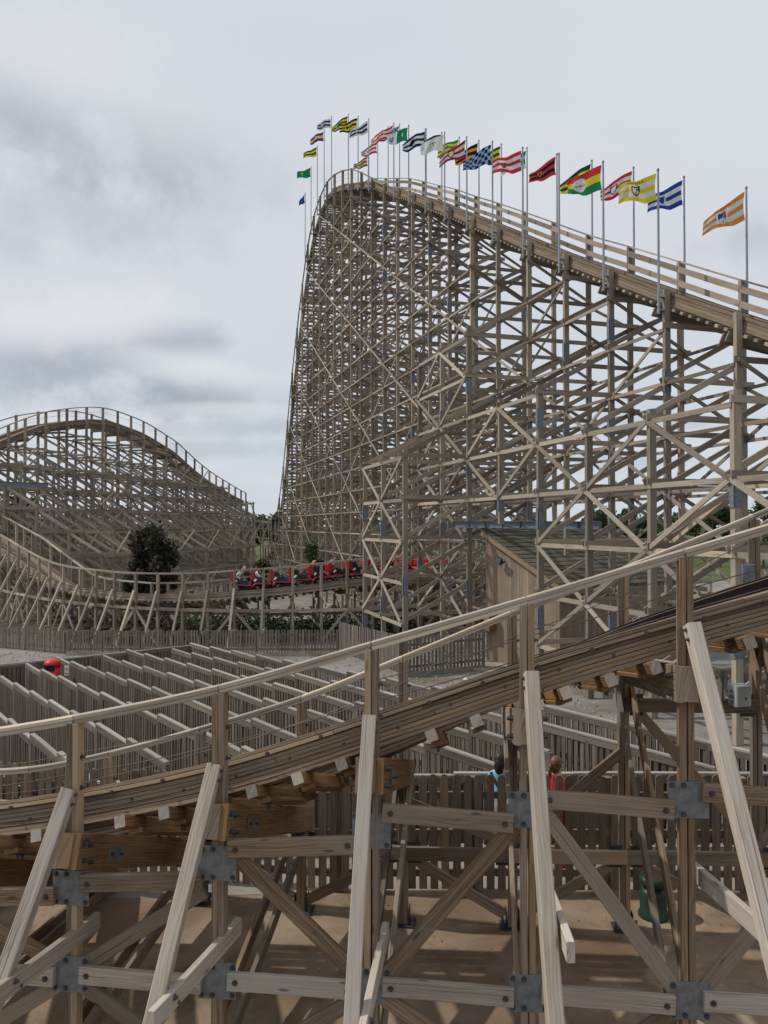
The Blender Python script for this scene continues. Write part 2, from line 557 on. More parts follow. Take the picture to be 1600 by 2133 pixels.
def cr(P, t):
    n = len(P)
    i = max(0, min(n - 2, int(math.floor(t))))
    f = t - i
    p1, p2 = P[i], P[i + 1]
    p0 = P[i - 1] if i > 0 else p1 * 2 - p2
    p3 = P[i + 2] if i + 2 < n else p2 * 2 - p1
    return (p1 * 2 + (p2 - p0) * f + (p0 * 2 - p1 * 5 + p2 * 4 - p3) * f * f + (p1 * 3 - p0 - p2 * 3 + p3) * f ** 3) * 0.5


def interp(xs, ys, x):
    if x <= xs[0]: return ys[0]
    for i in range(1, len(xs)):
        if x <= xs[i]:
            f = (x - xs[i - 1]) / (xs[i] - xs[i - 1])
            return ys[i - 1] + (ys[i] - ys[i - 1]) * f
    return ys[-1]


# ------------------------------------------------------------------ ground
def sheet(name, xs, ys, mat, lift, inside=None):
    m = MB()
    idx = {}
    for j, y in enumerate(ys):
        for i, x in enumerate(xs):
            idx[i, j] = len(m.v)
            m.v.append(V((x, y, gz(x, y) + lift)))
    for j in range(len(ys) - 1):
        for i in range(len(xs) - 1):
            if inside and not inside((xs[i] + xs[i + 1]) / 2, (ys[j] + ys[j + 1]) / 2): continue
            m.face((idx[i, j], idx[i + 1, j], idx[i + 1, j + 1], idx[i, j + 1]), [(0, 0)] * 4, 0.5)
    o = m.build(name, mat, None, kind='structure', origin=(0, 0, 0))
    return o


def frange(a, b, s):
    n = int(round((b - a) / s))
    return [a + i * s for i in range(n + 1)]


def grow(a, b, n):
    return [a * (b / a) ** (i / n) for i in range(n + 1)]


gx = [-x for x in reversed(grow(60, 2500, 14))] + frange(-56, 56, 4) + grow(60, 2500, 14)
gy = [-300, -100, -30, -10] + frange(-6, 90, 4) + grow(96, 3000, 16)
sheet('ground', gx, gy, M['grass'], -0.012)
sheet('gravel_yard', frange(-60, 44, 2.0), frange(10, 100, 2.0), M['gravel'], -0.006, lambda x, y: y > 11.0)
sheet('concrete_slab', frange(-16, 16, 0.8), frange(-4, 10.4, 0.8), M['concrete'], 0.0)
sheet('path', frange(-16, 16, 0.8), frange(10.4, 13.6, 0.8), M['walk'], 0.004)

# loose stones on the gravel
st = MB()
for _ in range(6000):
    X, Y = R.uniform(-30, 8), R.uniform(20, 44)
    r = R.uniform(0.02, 0.07)
    c = V((X, Y, gz(X, Y) + r * 0.2))
    a = R.random() * 3
    pts = [c + V((math.cos(a + k * 2.1) * r, math.sin(a + k * 2.1) * r, 0)) for k in range(3)]
    b0 = len(st.v)
    st.v.extend(pts + [c + V((0, 0, r * 0.8))])
    for q in ((0, 1, 3), (1, 2, 3), (2, 0, 3)):
        st.face([b0 + k for k in q], [(0, 0)] * 3, R.random())
g = st.build('gravel_stones', M['stone'], None, kind='stuff')
tag(g, 'loose grey stones scattered over the gravel yard', 'gravel')


# ------------------------------------------------------------------ track helpers
class Deck:
    """a piece of track: near and far post lines at track level"""
    def __init__(s, N, F):
        s.N, s.F = N, F

    def frame(s, t):
        n, f = cr(s.N, t), cr(s.F, t)
        e = 0.05
        T = (cr(s.N, t + e) + cr(s.F, t + e)) - (cr(s.N, t - e) + cr(s.F, t - e))
        T.normalize()
        S = (f - n).normalized()
        U = T.cross(S)
        if U.z < 0: U = -U
        U.normalize()
        return n, f, T, S, U

    def pt(s, t, off, dz=0.0):
        """off metres from the near post line towards the far one, dz along the track normal"""
        n, f, T, S, U = s.frame(t)
        return n + S * off + U * dz

    def strip(s, m, t0, t1, off, dz, w, h, step=0.2, ch=0.0, tint=None, mi=0):
        k = max(1, int(math.ceil((t1 - t0) / step)))
        ps, ss, us = [], [], []
        for i in range(k + 1):
            t = t0 + (t1 - t0) * i / k
            n, f, T, S, U = s.frame(t)
            ps.append(n + S * off + U * dz); ss.append(S); us.append(U)
        m.sweep(ps, ss, us, w, h, ch, tint, mi)

    def rail(s, m, t0, t1, side, dz, w, h, step=0.25, ch=0.0, out=0.0, tint=None):
        """hand rail board above a post line, side 0 near / 1 far; keeps level across"""
        k = max(1, int(math.ceil((t1 - t0) / step)))
        ps, ss, us = [], [], []
        for i in range(k + 1):
            t = t0 + (t1 - t0) * i / k
            n, f, T, S, U = s.frame(t)
            p = (f if side else n)
            S2 = V((S.x, S.y, 0)).normalized()
            U2 = T.cross(S2)
            if U2.z < 0: U2 = -U2
            d = dz(t) if callable(dz) else dz
            ps.append(p + UP * d + S2 * (out if side else -out)); ss.append(S2); us.append(U2)
        m.sweep(ps, ss, us, w, h, ch, tint)


_bolt = {}


def bolt(parent, p, d, r=0.014, ln=0.03, name='bolt'):
    """hexagon bolt head at p sticking out along d"""
    d = V(d).normalized()
    key = (name, round(r, 4), round(ln, 4), round(d.x, 1), round(d.y, 1), round(d.z, 1))
    if key not in _bolt:
        m = MB()
        m.tube([V((0, 0, 0)), d * ln * 0.35], r * 1.7, 8)
        m.tube([d * ln * 0.3, d * ln], r, 6)
        o = m.build(name, M['bolt'], parent, origin=(0, 0, 0))
        o.location = V(p) - WL[parent.name]
        WL[o.name] = V(p)
        _bolt[key] = o
        return o
    return share(_bolt[key], parent, p, 0.0, name)


# ------------------------------------------------------------------ near track, rising to the right across the foreground
nX = [-6.80, -5.40, -4.07, -2.75, -1.44, -0.105, 1.225, 2.54, 3.96, 5.45]
nY = [7.40, 7.15, 7.00, 6.88, 6.78, 6.70, 6.60, 6.50, 6.40, 6.30]
fX = [-6.60, -5.04, -3.76, -2.42, -1.05, 0.24, 1.57, 2.93, 4.50, 6.10]
fY = [11.50, 11.00, 10.60, 10.20, 9.87, 9.54, 9.47, 9.42, 9.35, 9.30]
hN = [2.62, 2.76, 2.96, 3.19, 3.48, 3.87, 4.27, 4.68, 5.12, 5.60]
hF = [1.22, 1.44, 1.78, 2.22, 2.70, 3.27, 3.83, 4.37, 5.02, 5.70]
zN = [1.88, 2.00, 2.17, 2.40, 2.72, 3.17, 3.65, 4.08, 4.50, 4.93]
dz = [0.78, 0.75, 0.70, 0.63, 0.55, 0.46, 0.35, 0.21, 0.10, 0.05]
NB = 10
A_OFF, B_OFF = 0.42, 1.92
N, F = [], []
for i in range(NB):
    L = (V((fX[i], fY[i])) - V((nX[i], nY[i]))).length
    sl = -dz[i] / (B_OFF - A_OFF)
    N.append(V((nX[i], nY[i], zN[i] - sl * A_OFF)))
    F.append(V((fX[i], fY[i], zN[i] + sl * (L - A_OFF))))
D = Deck(N, F)
ft = empty('wooden_track', (0, 8, 0), 'weathered timber track with laminated beams and slanted legs climbing across the picture in front', 'coaster track')

LT = 0.038
for side, off in ((0, A_OFF), (1, B_OFF)):
    for k in range(8):
        t = 0.0
        first = True
        while t < NB - 1:
            ln = R.uniform(1.6, 3.4)
            if first: ln = R.uniform(0.4, 2.5); first = False
            t1 = min(NB - 1, t + ln)
            if NB - 1 - t1 < 0.4: t1 = NB - 1
            wd = 0.34 if k < 2 else 0.285 + R.uniform(-0.006, 0.006)
            sh = 0.0 if k >= 2 else (-0.028 if side == 0 else 0.028)
            m = MB()
            D.strip(m, t + 0.002, t1 - 0.002, off + sh + R.uniform(-0.004, 0.004), -(k + 0.5) * LT + R.uniform(-0.001, 0.001), wd, LT - 0.004, 0.2, 0.003)
            m.build('track_plank', M['stack'], ft)
            t = t1
    inn = 1 if side == 0 else -1
    m = MB(); D.strip(m, 0, NB - 1, off + inn * 0.06, 0.008, 0.11, 0.014); m.build('running_rail', M['rail'], ft)
    m = MB(); D.strip(m, 0, NB - 1, off + inn * 0.178, -0.06, 0.014, 0.11); m.build('side_rail', M['rail'], ft)
# anti-roll timber under the running rail, in the dark plate colour
for off, inn in ((A_OFF, 1), (B_OFF, -1)):
    m = MB(); D.strip(m, 0, NB - 1, off + inn * 0.175, -0.15, 0.05, 0.05); m.build('dark_board', M['darkplate'], ft)

# ties under the laminated beams
t = 0.12
k = 0
TB = -8 * LT
while t < NB - 1.05:
    fr = t - math.floor(t)
    n, f, T, S, U = D.frame(t)
    if min(fr, 1 - fr) > 0.07:
        a = 0.05 + R.uniform(-0.03, 0.03)
        piece('tie', ft, [M['orange'], M['pale']], D.pt(t, a, TB - 0.052), D.pt(t, 2.62, TB - 0.052), 0.095, 0.10, U, 0.006)
        piece('tie_board', ft, M['orange'], D.pt(t, 0.34 + R.uniform(0, .1), TB - 0.125), D.pt(t, 2.0, TB - 0.125), 0.13, 0.042, U, 0.004)
        for o_ in (0.50, 0.58):
            if k % 2 == 0:
                bolt(ft, D.pt(t, o_, TB - 0.146), (0, 0, -1), 0.011, 0.05)
    t += 0.287
    k += 1
# walkway boards beside the far beam
for i in range(3):
    m = MB(); D.strip(m, 0, NB - 1, 2.30 + i * 0.16, TB + 0.03, 0.145, 0.035, 0.25, 0.003); m.build('walkway_board', M['fore'], ft)

def perp(i):
    d = V((fX[i] - nX[i], fY[i] - nY[i], 0))
    return d.normalized()

HALF = 0.07
for i in range(NB):
    n, f, T, S, U = D.frame(i)
    T2 = V((T.x, T.y, 0)).normalized()
    S2 = perp(i)
    # posts: two planks bolted together, plus filler so that the joint reads
    for side, (X, Y, top) in enumerate(((nX[i], nY[i], hN[i]), (fX[i], fY[i], hF[i]))):
        base = V((X, Y, 0.02)); tp = V((X, Y, top - 0.05))
        m_ = M['fore']
        piece('post', ft, m_, base - T2 * 0.029, tp - T2 * 0.029, 0.055, 0.125, S2, 0.006)
        piece('post', ft, m_, base + T2 * 0.029, tp + T2 * 0.029, 0.055, 0.125, S2, 0.006)
        for z in (top - 0.35, top - 0.62):
            bolt(ft, V((X, Y, z)) + T2 * 0.056, T2, 0.012, 0.04)
        # base shoe
        m = MB()
        m.box(V((X, Y, 0.012)), (0.30, 0.24, 0.014), math.atan2(T2.y, T2.x))
        m.box(V((X, Y, 0.11)) + T2 * 0.075, (0.010, 0.16, 0.20), math.atan2(T2.y, T2.x))
        m.box(V((X, Y, 0.11)) - T2 * 0.075, (0.010, 0.16, 0.20), math.atan2(T2.y, T2.x))
        bs_ = m.build('base_shoe', M['darkplate'], ft)
        for q in (-1, 1):
            bolt(bs_, V((X, Y, 0.02)) + T2 * 0.12 * q - S2 * 0.08, (0, 0, 1), 0.012, 0.12)
    # deep ledgers clamping the posts under the ties
    LZ = TB - 0.105 - 0.16
    for q in (-1, 1):
        off = T2 * q * (0.0575 + 0.032)
        LP_ = lambda o_, z_: n + S * o_ + UP * z_
        a = LP_(-0.17, LZ) + off; b = LP_((f - n).length + 0.16, LZ) + off
        piece('ledger', ft, M['orange'] if (q > 0 and i <= 5) else M['fore'], a, b, 0.062, 0.30, UP, 0.007)
    piece('ledger_block', ft, M['fore'], LP_(-0.185, LZ), LP_(-0.085, LZ), 0.114, 0.285, UP, 0.006)
    for (o_, z_) in ((-0.02, 0.07), (0.09, 0.06), (-0.02, -0.08), (0.09, -0.09)):
        bolt(ft, LP_(o_ - 0.06, LZ + z_) - T2 * 0.122, -T2, 0.013, 0.05)
        bolt(ft, LP_(o_ - 0.06, LZ + z_) + T2 * 0.122, T2, 0.013, 0.05)
    # galvanised plates on the ledgers
    pc = LP_(0.62, LZ - 0.02) + T2 * 0.1235
    m = MB(); m.beam(pc - S * 0.16, pc + S * 0.16, 0.006, 0.13, UP); lpl = m.build('ledger_plate', M['galv'], ft)
    for q in (-0.11, 0.11):
        bolt(lpl, pc + S * q + T2 * 0.003, T2, 0.010, 0.03)
    # transverse braces: pairs of planks from the far top to the near foot
    if 1 <= i <= 8:
        zf = D.pt(i, (f - n).length, -0.75).z
        for q in (-1, 1):
            off = T2 * q * 0.084
            piece('bent_brace', ft, M['fore'], V((nX[i], nY[i], 0.35)) - S2 * 0.15 + off, V((fX[i], fY[i], zf)) + S2 * 0.12 + off, 0.048, 0.145, UP, 0.005)

# rails along the top, boards butted at the posts
for side, H in ((0, hN), (1, hF)):
    zz = N if side == 0 else F
    fn = lambda t, H=H, zz=zz, side=side: cr([V((0, 0, h)) for h in H], t).z - cr(zz, t).z
    for i in range(NB - 1):
        for dzz, wd in ((0.0, 0.098), (-0.039, 0.088)):
            m = MB()
            D.rail(m, i + 0.004 - (0.0 if dzz == 0 else 0.0), i + 0.996, side, lambda t, d=dzz: fn(t) + d, wd, 0.037, 0.2, 0.005, 0.0)
            m.build('handrail', M['pale'] if dzz == 0 else M['pale'], ft)
    for dzz in ((-0.34, -0.52) if side == 0 else (-0.3,)):
        m = MB()
        pts = []
        for k in range((NB - 1) * 3 + 1):
            t = k / 3
            p = cr(zz, t)
            pts.append(V((p.x, p.y, p.z + fn(t) + dzz - 0.012 * math.sin(math.pi * (t % 1)))) + perp(min(NB - 1, int(t))) * (0.09 if side == 0 else -0.09))
        m.tube(pts, 0.005, 5)
        m.build('safety_cable', M['wire'], ft)

# slanted legs on the near side, measured top and foot
legs = {2: ((-140, 1665), (-330, 2050)), 3: ((150, 1640), (0, 2060)), 4: ((450, 1590), (320, 2133)), 5: ((770, 1490), (735, 2133)),
        6: ((1105, 1400), (1158, 2133)), 7: ((1440, 1300), (1600, 1960)), 8: ((1812, 1190), (2060, 1900))}
for i, (tp, ft_) in legs.items():
    d0 = nY[i] - 0.13
    a = at(tp[0], tp[1], d0)
    lo, hi = 3.0, d0
    for _ in range(40):
        md = (lo + hi) / 2
        p = at(ft_[0], ft_[1], md)
        if (d0 - md) > 0.44 * (a.z - p.z): lo = md
        else: hi = md
    p = at(ft_[0], ft_[1], lo)
    dirv = (p - a).normalized()
    foot = a + dirv * ((a.z - 0.02) / -dirv.z)
    piece('slanted_leg', ft, M['pale'], a, foot, 0.115, 0.135, V((0, -1, 0.3)), 0.007)
    for s_ in (0.05, 0.13):
        bolt(ft, a + dirv * s_ + V((0.055 if i < 6 else -0.055, 0, 0)), V((1 if i < 6 else -1, 0, 0)), 0.011, 0.03)
    # short transverse beam joining leg and post
    for zz_ in ((1.25,) if i < 6 else (1.9,)):
        s_ = (a.z - zz_) / -dirv.z
        q = a + dirv * s_
        S2 = perp(i)
        back = V((nX[i], nY[i], zz_ + 0.02)) + S2 * 0.25
        sidev = V((1, 0, 0)) * (0.09 if i < 6 else 0.095)
        fwd = (q - back); fwd.z = 0; fwd.normalize()
        piece('outrigger_beam', ft, M['pale'], q + fwd * 0.25 + sidev, back + sidev, 0.06, 0.15, UP, 0.006)
        bolt(ft, q + sidev * 1.4 + V((0, 0, 0.03)), (1, 0, 0), 0.013, 0.03)
        bolt(ft, q + sidev * 1.4 + V((0, 0.06, -0.04)), (1, 0, 0), 0.013, 0.03)

# longitudinal girts, plates and braces of the near row
gU = {0: 1.35, 1: 1.5, 2: 1.62, 3: 1.80, 4: 2.14, 5: 2.42, 6: 2.57, 7: 2.66, 8: 2.8}
front = 0.063
for i in range(NB - 1):
    a2, b2 = V((nX[i], nY[i], 0)), V((nX[i + 1], nY[i + 1], 0))
    t2 = (b2 - a2).normalized()
    nrm = V((t2.y, -t2.x, 0))
    for z, tilt in ((gU[i], 0.03 if i < 5 else -0.03), (0.96, -0.02)):
        a = a2 + t2 * 0.10 + nrm * (front + 0.035) + UP * (z - tilt)
        b = b2 - t2 * 0.13 + nrm * (front + 0.035) + UP * (z + tilt)
        piece('girt', ft, M['pale'] if z < 1 else M['fore'], a, b, 0.05, 0.155, UP, 0.006)
        for q in (a + t2 * 0.07, b - t2 * 0.07):
            bolt(ft, q + nrm * 0.026, nrm, 0.015, 0.022)
    flip = (i % 2 == 0)
    za, zb = gU[i] - 0.08, 1.04
    p, q = (a2 + UP * za, b2 + UP * zb) if flip else (a2 + UP * zb, b2 + UP * za)
    piece('diagonal_brace', ft, M['fore'], p + t2 * 0.12 + nrm * 0.045, q - t2 * 0.12 + nrm * 0.045, 0.05, 0.13, UP, 0.006)
    p, q = (a2 + UP * 0.85, b2 + UP * 0.15) if not flip else (a2 + UP * 0.15, b2 + UP * 0.85)
    piece('diagonal_brace', ft, M['fore'], p + t2 * 0.12 + nrm * 0.045, q - t2 * 0.12 + nrm * 0.045, 0.05, 0.13, UP, 0.006)
    # far row
    a3, b3 = V((fX[i], fY[i], 0)), V((fX[i + 1], fY[i + 1], 0))
    t3 = (b3 - a3).normalized(); n3 = V((t3.y, -t3.x, 0))
    hi3 = min(cr(F, i).z, cr(F, i + 1).z) - 0.85
    levels = [0.90]
    if hi3 > 2.3: levels.append(hi3 - 0.15)
    for z in levels:
        piece('girt', ft, M['fore'], a3 + UP * z + n3 * 0.10, b3 + UP * z + n3 * 0.10, 0.05, 0.165, UP, 0.006)
        for c in (a3, b3):
            m = MB(); pc = c + UP * (z + 0.0) + n3 * 0.0735 + t3 * (0.13 if c is a3 else -0.13)
            m.beam(pc - UP * 0.13, pc + UP * 0.13, 0.16, 0.006, n3); m.build('joint_plate', M['darkplate'], ft)
    if hi3 > 1.3:
        p, q = (a3 + UP * (hi3 - 0.05), b3 + UP * 1.0) if i % 2 else (a3 + UP * 1.0, b3 + UP * (hi3 - 0.05))
        piece('diagonal_brace', ft, M['fore'], p + n3 * 0.03, q + n3 * 0.03, 0.05, 0.12, UP, 0.006)
    p, q = (a3 + UP * 0.82, b3 + UP * 0.16) if i % 2 else (a3 + UP * 0.16, b3 + UP * 0.82)
    piece('diagonal_brace', ft, M['fore'], p + t3 * .1 + n3 * 0.03, q - t3 * .1 + n3 * 0.03, 0.05, 0.12, UP, 0.006)
for i in range(1, NB - 1):
    c = V((nX[i], nY[i], 0))
    t2 = (V((nX[i + 1], nY[i + 1], 0)) - V((nX[i - 1], nY[i - 1], 0))).normalized()
    nrm = V((t2.y, -t2.x, 0))
    zm = (gU[i] + gU[i - 1]) / 2
    for z, hh, ww in ((zm, 0.30, 0.33), (0.96, 0.31, 0.33)):
        m = MB()
        pc = c + nrm * (front + 0.004) + UP * z
        m.beam(pc - UP * hh / 2, pc + UP * hh / 2, ww, 0.007, nrm)
        jp = m.build('joint_plate', M['galv'], ft)
        for dx in (-0.135, -0.04, 0.135):
            for dzz in (-0.12, 0.12):
                if R.random() < 0.06: continue
                bolt(jp, pc + t2 * dx + UP * dzz + nrm * 0.004, nrm, 0.014, 0.02)
# bolt heads on the outer face of the laminated beam
t = 0.3
while t < NB - 1.2:
    bolt(ft, D.pt(t, A_OFF - 0.198, -0.07 + R.uniform(-0.01, 0.01)), -perp(int(t)), 0.012, 0.02)
    bolt(ft, D.pt(t + 0.12, A_OFF - 0.143, -0.17 + R.uniform(-0.03, 0.03)), -perp(int(t)), 0.009, 0.012)
    t += 0.36

# ------------------------------------------------------------------ lines of the other tracks (used for clearances too)
cpx = [(-170, 1035, 62), (-80, 1072, 56), (0, 1114, 51), (105, 1170, 45), (217, 1189, 42), (301, 1194, 40.7), (402, 1194, 40.0), (511, 1187, 39.8),
       (621, 1179, 40.0), (729, 1167, 40.7), (841, 1163, 42.0), (1000, 1165, 45.0), (1230, 1180, 51.0), (1480, 1195, 58)]
cbank = [0, 0, 0.2, 0.9, 0.8, 0.7, 0.6, 0.5, 0.35, 0.2, 0.1, 0, 0, 0]
cn = [at(*p) for p in cpx]
# resample at equal spacing
dense = []
for k in range((len(cn) - 1) * 20 + 1):
    t = k / 20
    dense.append((cr(cn, t), interp(list(range(len(cbank))), cbank, t)))
CP = [dense[0]]
acc = 0.0
for k in range(1, len(dense)):
    acc += (dense[k][0] - dense[k - 1][0]).xy.length
    if acc >= 1.37:
        CP.append(dense[k]); acc = 0.0
CN, CF = [], []
for k, (p, bk) in enumerate(CP):
    a, b = CP[max(0, k - 1)][0], CP[min(len(CP) - 1, k + 1)][0]
    T = (b - a); T.z = 0; T.normalize()
    S = V((-T.y, T.x, 0))
    CN.append(p - UP * 1.02)
    CF.append(p - UP * 1.02 + S * 2.7 - UP * bk)
CMID = [(a + b) * 0.5 for a, b in zip(CN, CF)]

# motor shed under the lift
SA, SB = V((4.13, 31.0, 0)), V((6.39, 28.0, 0))
sab = (SB - SA); SW = sab.length; sab.normalize()
sbc = V((-sab.y, sab.x, 0))
SLEN = 8.2
SG = -0.55
SHI, SLO = 4.63, 2.78


def blocked(p):
    for c in CMID:
        dx, dy = p.x - c.x, p.y - c.y
        if dx * dx + dy * dy < 2.9 and c.z - 0.75 < p.z < c.z + 2.3: return True
    q = p - SA
    u, v = q.dot(sab), q.dot(sbc)
    if -0.25 < u < SW + 0.45 and -0.25 < v < SLEN + 0.3 and p.z < SHI + (SLO - SHI) * max(0, min(1, u / SW)) + 0.3: return True
    return False


def free_runs(a, b, minlen=0.8):
    L = (b - a).length
    k = max(2, int(L / 0.25))
    runs, st_ = [], None
    for i in range(k + 1):
        p = a + (b - a) * (i / k)
        if blocked(p):
            if st_ is not None: runs.append((st_, (i - 1) / k)); st_ = None
        elif st_ is None: st_ = i / k
    if st_ is not None: runs.append((st_, 1.0))
    return [(a + (b - a) * x, a + (b - a) * y) for x, y in runs if (y - x) * L > minlen]


class Frame:
    """collects the timbers of one trestle; near ones become pieces, the rest one mass per kind"""
    def __init__(s, root, near_d, cap=300):
        s.root, s.near_d, s.cap = root, near_d, cap
        s.items = {}

    def add(s, kind, mat, a, b, w, h, up=None, check=True):
        if check:
            runs = free_runs(V(a), V(b))
            if kind != 'post' and (len(runs) != 1 or (runs[0][1] - runs[0][0]).length < (V(b) - V(a)).length * 0.97): return
        else:
            runs = [(V(a), V(b))]
        for a, b in runs:
            if kind != 'post' and min(a.z, b.z) < gz((a.x + b.x) / 2, (a.y + b.y) / 2): continue
            s.items.setdefault((kind, mat), []).append((min(a.y, b.y), a, b, w, h, up))

    def finish(s):
        cnt = {}
        for (kind, mat), L in s.items.items():
            L.sort(key=lambda r: r[0])
            mass = MB()
            for d, a, b, w, h, up in L:
                if (d < s.near_d or kind == 'post') and cnt.get(kind, 0) < s.cap:
                    cnt[kind] = cnt.get(kind, 0) + 1
                    piece(kind, s.root, M[mat], a, b, w, h, up)
                else:
                    mass.beam(a, b, w, h, up)
            mass.build('far_' + kind + 's', M[mat], s.root, kind='stuff')


# ------------------------------------------------------------------ lift hill and first drop
LD = V((-0.29, 0.957, 0.0)); LPp = V((-0.957, -0.29, 0.0))
LS, LW = 3.05, 2.9
L0 = V((9.76, 21.1, 0))
lt_t = [-3, 0, 1, 2, 3, 4, 5, 6, 7, 8, 9, 10.5, 11.7, 12.9, 14, 15.5, 17, 18, 19, 20, 20.7, 21.7, 22.8, 23.9, 25, 26.2, 27.2, 28.2, 29.5, 31]
lt_z = [6.05, 10.72, 12.25, 13.88, 15.5, 17.05, 18.8, 20.5, 22.2, 23.8, 25.55, 27.85, 29.8, 31.45, 32.75, 34.6, 35.75, 35.6, 34.9, 33.2, 30.9, 27.0, 22.4, 16.8, 10.6, 6.4, 3.6, 1.6, 0.6, 0.4]


def lz(t):
    # softened profile
    return sum(interp(lt_t, lt_z, t + e) for e in (-0.5, -0.25, 0, 0.25, 0.5)) / 5


def lp(t, w_):
    return L0 + LD * (LS * t) + LPp * w_


T0, T1 = -2, 30
LN = [lp(t, 0) + UP * lz(t) for t in range(T0, T1 + 1)]
LF = [lp(t, -LW) + UP * (lz(t) - 0.4 * interp([13, 17], [1, 0], t)) for t in range(T0, T1 + 1)]
lift = empty('lift_hill', (0, 40, -1.5), 'tall timber lift hill trestle with a steep first drop, flags along its crest', 'coaster hill', kind='thing')
fr = Frame(lift, 46, 300)
LEV0, TIER = 7.75, 1.70
levels = [LEV0 + TIER * k for k in range(-6, 18)]
Aout = {-2: 6.2, -1: 7.85, 0: 7.85, 1: 7.85, 2: 9.55, 3: 9.55, 4: 13.1, 5: 13.1, 6: 13.1}
Bout = {4: 7.85, 5: 7.85, 6: 7.85}
WA, WB = 2.8, 5.6
Cout, Eout = {}, {}
for t in range(7, 25):
    Cout[t] = LEV0 + TIER * math.floor((min(lz(t) * 0.58, lz(t) - 2.5) - LEV0) / TIER) + 0.1
    Eout[t] = LEV0 + TIER * math.floor((min(lz(t) * 0.42, lz(t) - 4.5) - LEV0) / TIER) + 0.1
Eout = {}
WC, WE = -5.7, -8.5
for t in range(T0, T1 + 1):
    zt = lz(t)
    zf_ = zt - 0.4 * interp([13, 17], [1, 0], t)
    hr = 1.1 * interp([11.5, 14], [0, 1], t)
    for w_, top, dd in ((0, zt + 0.05 + hr, -1), (-LW, zf_ + 1.0, -1)):
        p = lp(t, w_)
        g0 = gz(p.x, p.y)
        if top - g0 < 0.6: continue
        fr.add('post', 'far', p + UP * g0, p + UP * top, 0.13, 0.20, LPp)
    for w_, tab in ((WA, Aout), (WB, Bout), (WC, Cout), (WE, Eout)):
        if t in tab:
            p = lp(t, w_)
            if tab[t] < gz(p.x, p.y) + 1: continue
            fr.add('post', 'far', p + UP * (4.95 if (t == 3 and w_ == WA) else gz(p.x, p.y)), p + UP * (tab[t] + 0.12), 0.14, 0.2, LPp)
    for k, z in enumerate(levels):
        g0 = gz(*lp(t, 0).xy)
        if z < g0 + 0.3 or z > zt - 0.9: continue
        wmax = 0.0
        if t in Aout and z <= Aout[t]: wmax = WA
        if t in Bout and z <= Bout[t]: wmax = WB
        if t == 3 and z < 4.9: continue
        oz = LD * -0.10
        wmin = -LW
        if t in Cout and z <= Cout[t]: wmin = WC
        if t in Eout and z <= Eout[t]: wmin = WE
        fr.add('ledger', 'far', lp(t, wmax + 0.22) + UP * z + oz, lp(t, wmin - 0.35) + UP * z + oz, 0.045, 0.17, UP)
        for wa, wb in ((WE, WC), (WC, -LW)):
            if wa < wmin - 0.01: continue
            z2 = z + TIER * 0.97
            if z2 < zt - 0.5: fr.add('batten', 'far', lp(t, wa - 0.18) + UP * (z - 0.02) - oz, lp(t, wb + 0.18) + UP * (z2 - 0.02) - oz, 0.045, 0.17, UP)
        if t > 6:
            fr.add('ledger', 'far', lp(t, 0.2) + UP * (z + (0.02 if k % 2 else 0.85)) - oz, lp(t, -LW - 0.3) + UP * (z + (0.02 if k % 2 else 0.85)) - oz, 0.045, 0.155, UP)
        # battens of the bent, rising to the far side
        for wa, wb in ((WB, WA), (WA, 0.0), (0.0, -LW)):
            if wa > wmax + 0.01: continue
            z2 = z + TIER * (0.97 if wb >= 0 else 1.0)
            lim = zt - 0.5
            if z2 > lim: continue
            if wa == WB and z2 > Aout[t] + 1.75: continue
            if wb < 0 and (k % 2 == 0 or t >= 6):
                fr.add('batten', 'far', lp(t, wa + 0.14) + UP * z2 + oz * 1.5, lp(t, wb - 0.14) + UP * z + oz * 1.5, 0.045, 0.115, UP)
            fr.add('batten', 'far' if (t + k) % 3 else 'farpale', lp(t, wa + 0.18) + UP * (z - 0.02) - oz, lp(t, wb - 0.18) + UP * (z2 - 0.02) - oz, 0.045, 0.17, UP)
        if t < T1:
            zt2 = lz(t + 1)
            if z < zt2 - 0.9:
                for w_, o_ in ((0.0, 0.105), (-LW, -0.105)) + (((WC, -0.1),) if t in Cout and t + 1 in Cout and z <= min(Cout[t], Cout[t + 1]) else ()):
                    fr.add('girt', 'far', lp(t, w_ + o_) + UP * (z - 0.12), lp(t + 1, w_ + o_) + UP * (z - 0.12), 0.045, 0.11, UP)
                for w_, tab in ((WA, Aout), (WB, Bout)):
                    if t in tab and (t + 1) in tab and z <= min(tab[t], tab[t + 1]) and not (t in (2, 3) and z < 5.2):
                        fr.add('girt', 'farpale', lp(t, w_ + 0.1) + UP * (z - 0.12), lp(t + 1, w_ + 0.1) + UP * (z - 0.12), 0.045, 0.135, UP)
                        dn = (t + k) % 2 == 0
                        z1, z2 = (z - 0.1, z + TIER - 0.1) if dn else (z + TIER - 0.1, z - 0.1)
                        if max(z1, z2) < min(tab[t], tab[t + 1]) + 0.2:
                            fr.add('diagonal', 'farpale', lp(t, w_ + 0.16) + UP * z1, lp(t + 1, w_ + 0.16) + UP * z2, 0.045, 0.13, UP)
                for w_, o_ in ((0.0, 0.165), (-LW, -0.165)):
                    sft = 0 if w_ == 0 else 2
                    if (t - k + sft) % 4 == 0 and z + TIER < zt2 - 0.3:
                        fr.add('diagonal', 'farpale', lp(t, w_ + o_) + UP * (z - .12), lp(t + 1, w_ + o_) + UP * (z + TIER - .12), 0.045, 0.115, UP)  # paler family: sky light on these braces is put into their colour
                    if (t + k + sft) % 4 == 1 and z - TIER > gz(*lp(t, 0).xy):
                        fr.add('diagonal', 'far', lp(t, w_ + o_ * 0.3) + UP * (z - .12), lp(t + 1, w_ + o_ * 0.3) + UP * (z - TIER - .12), 0.045, 0.115, UP)
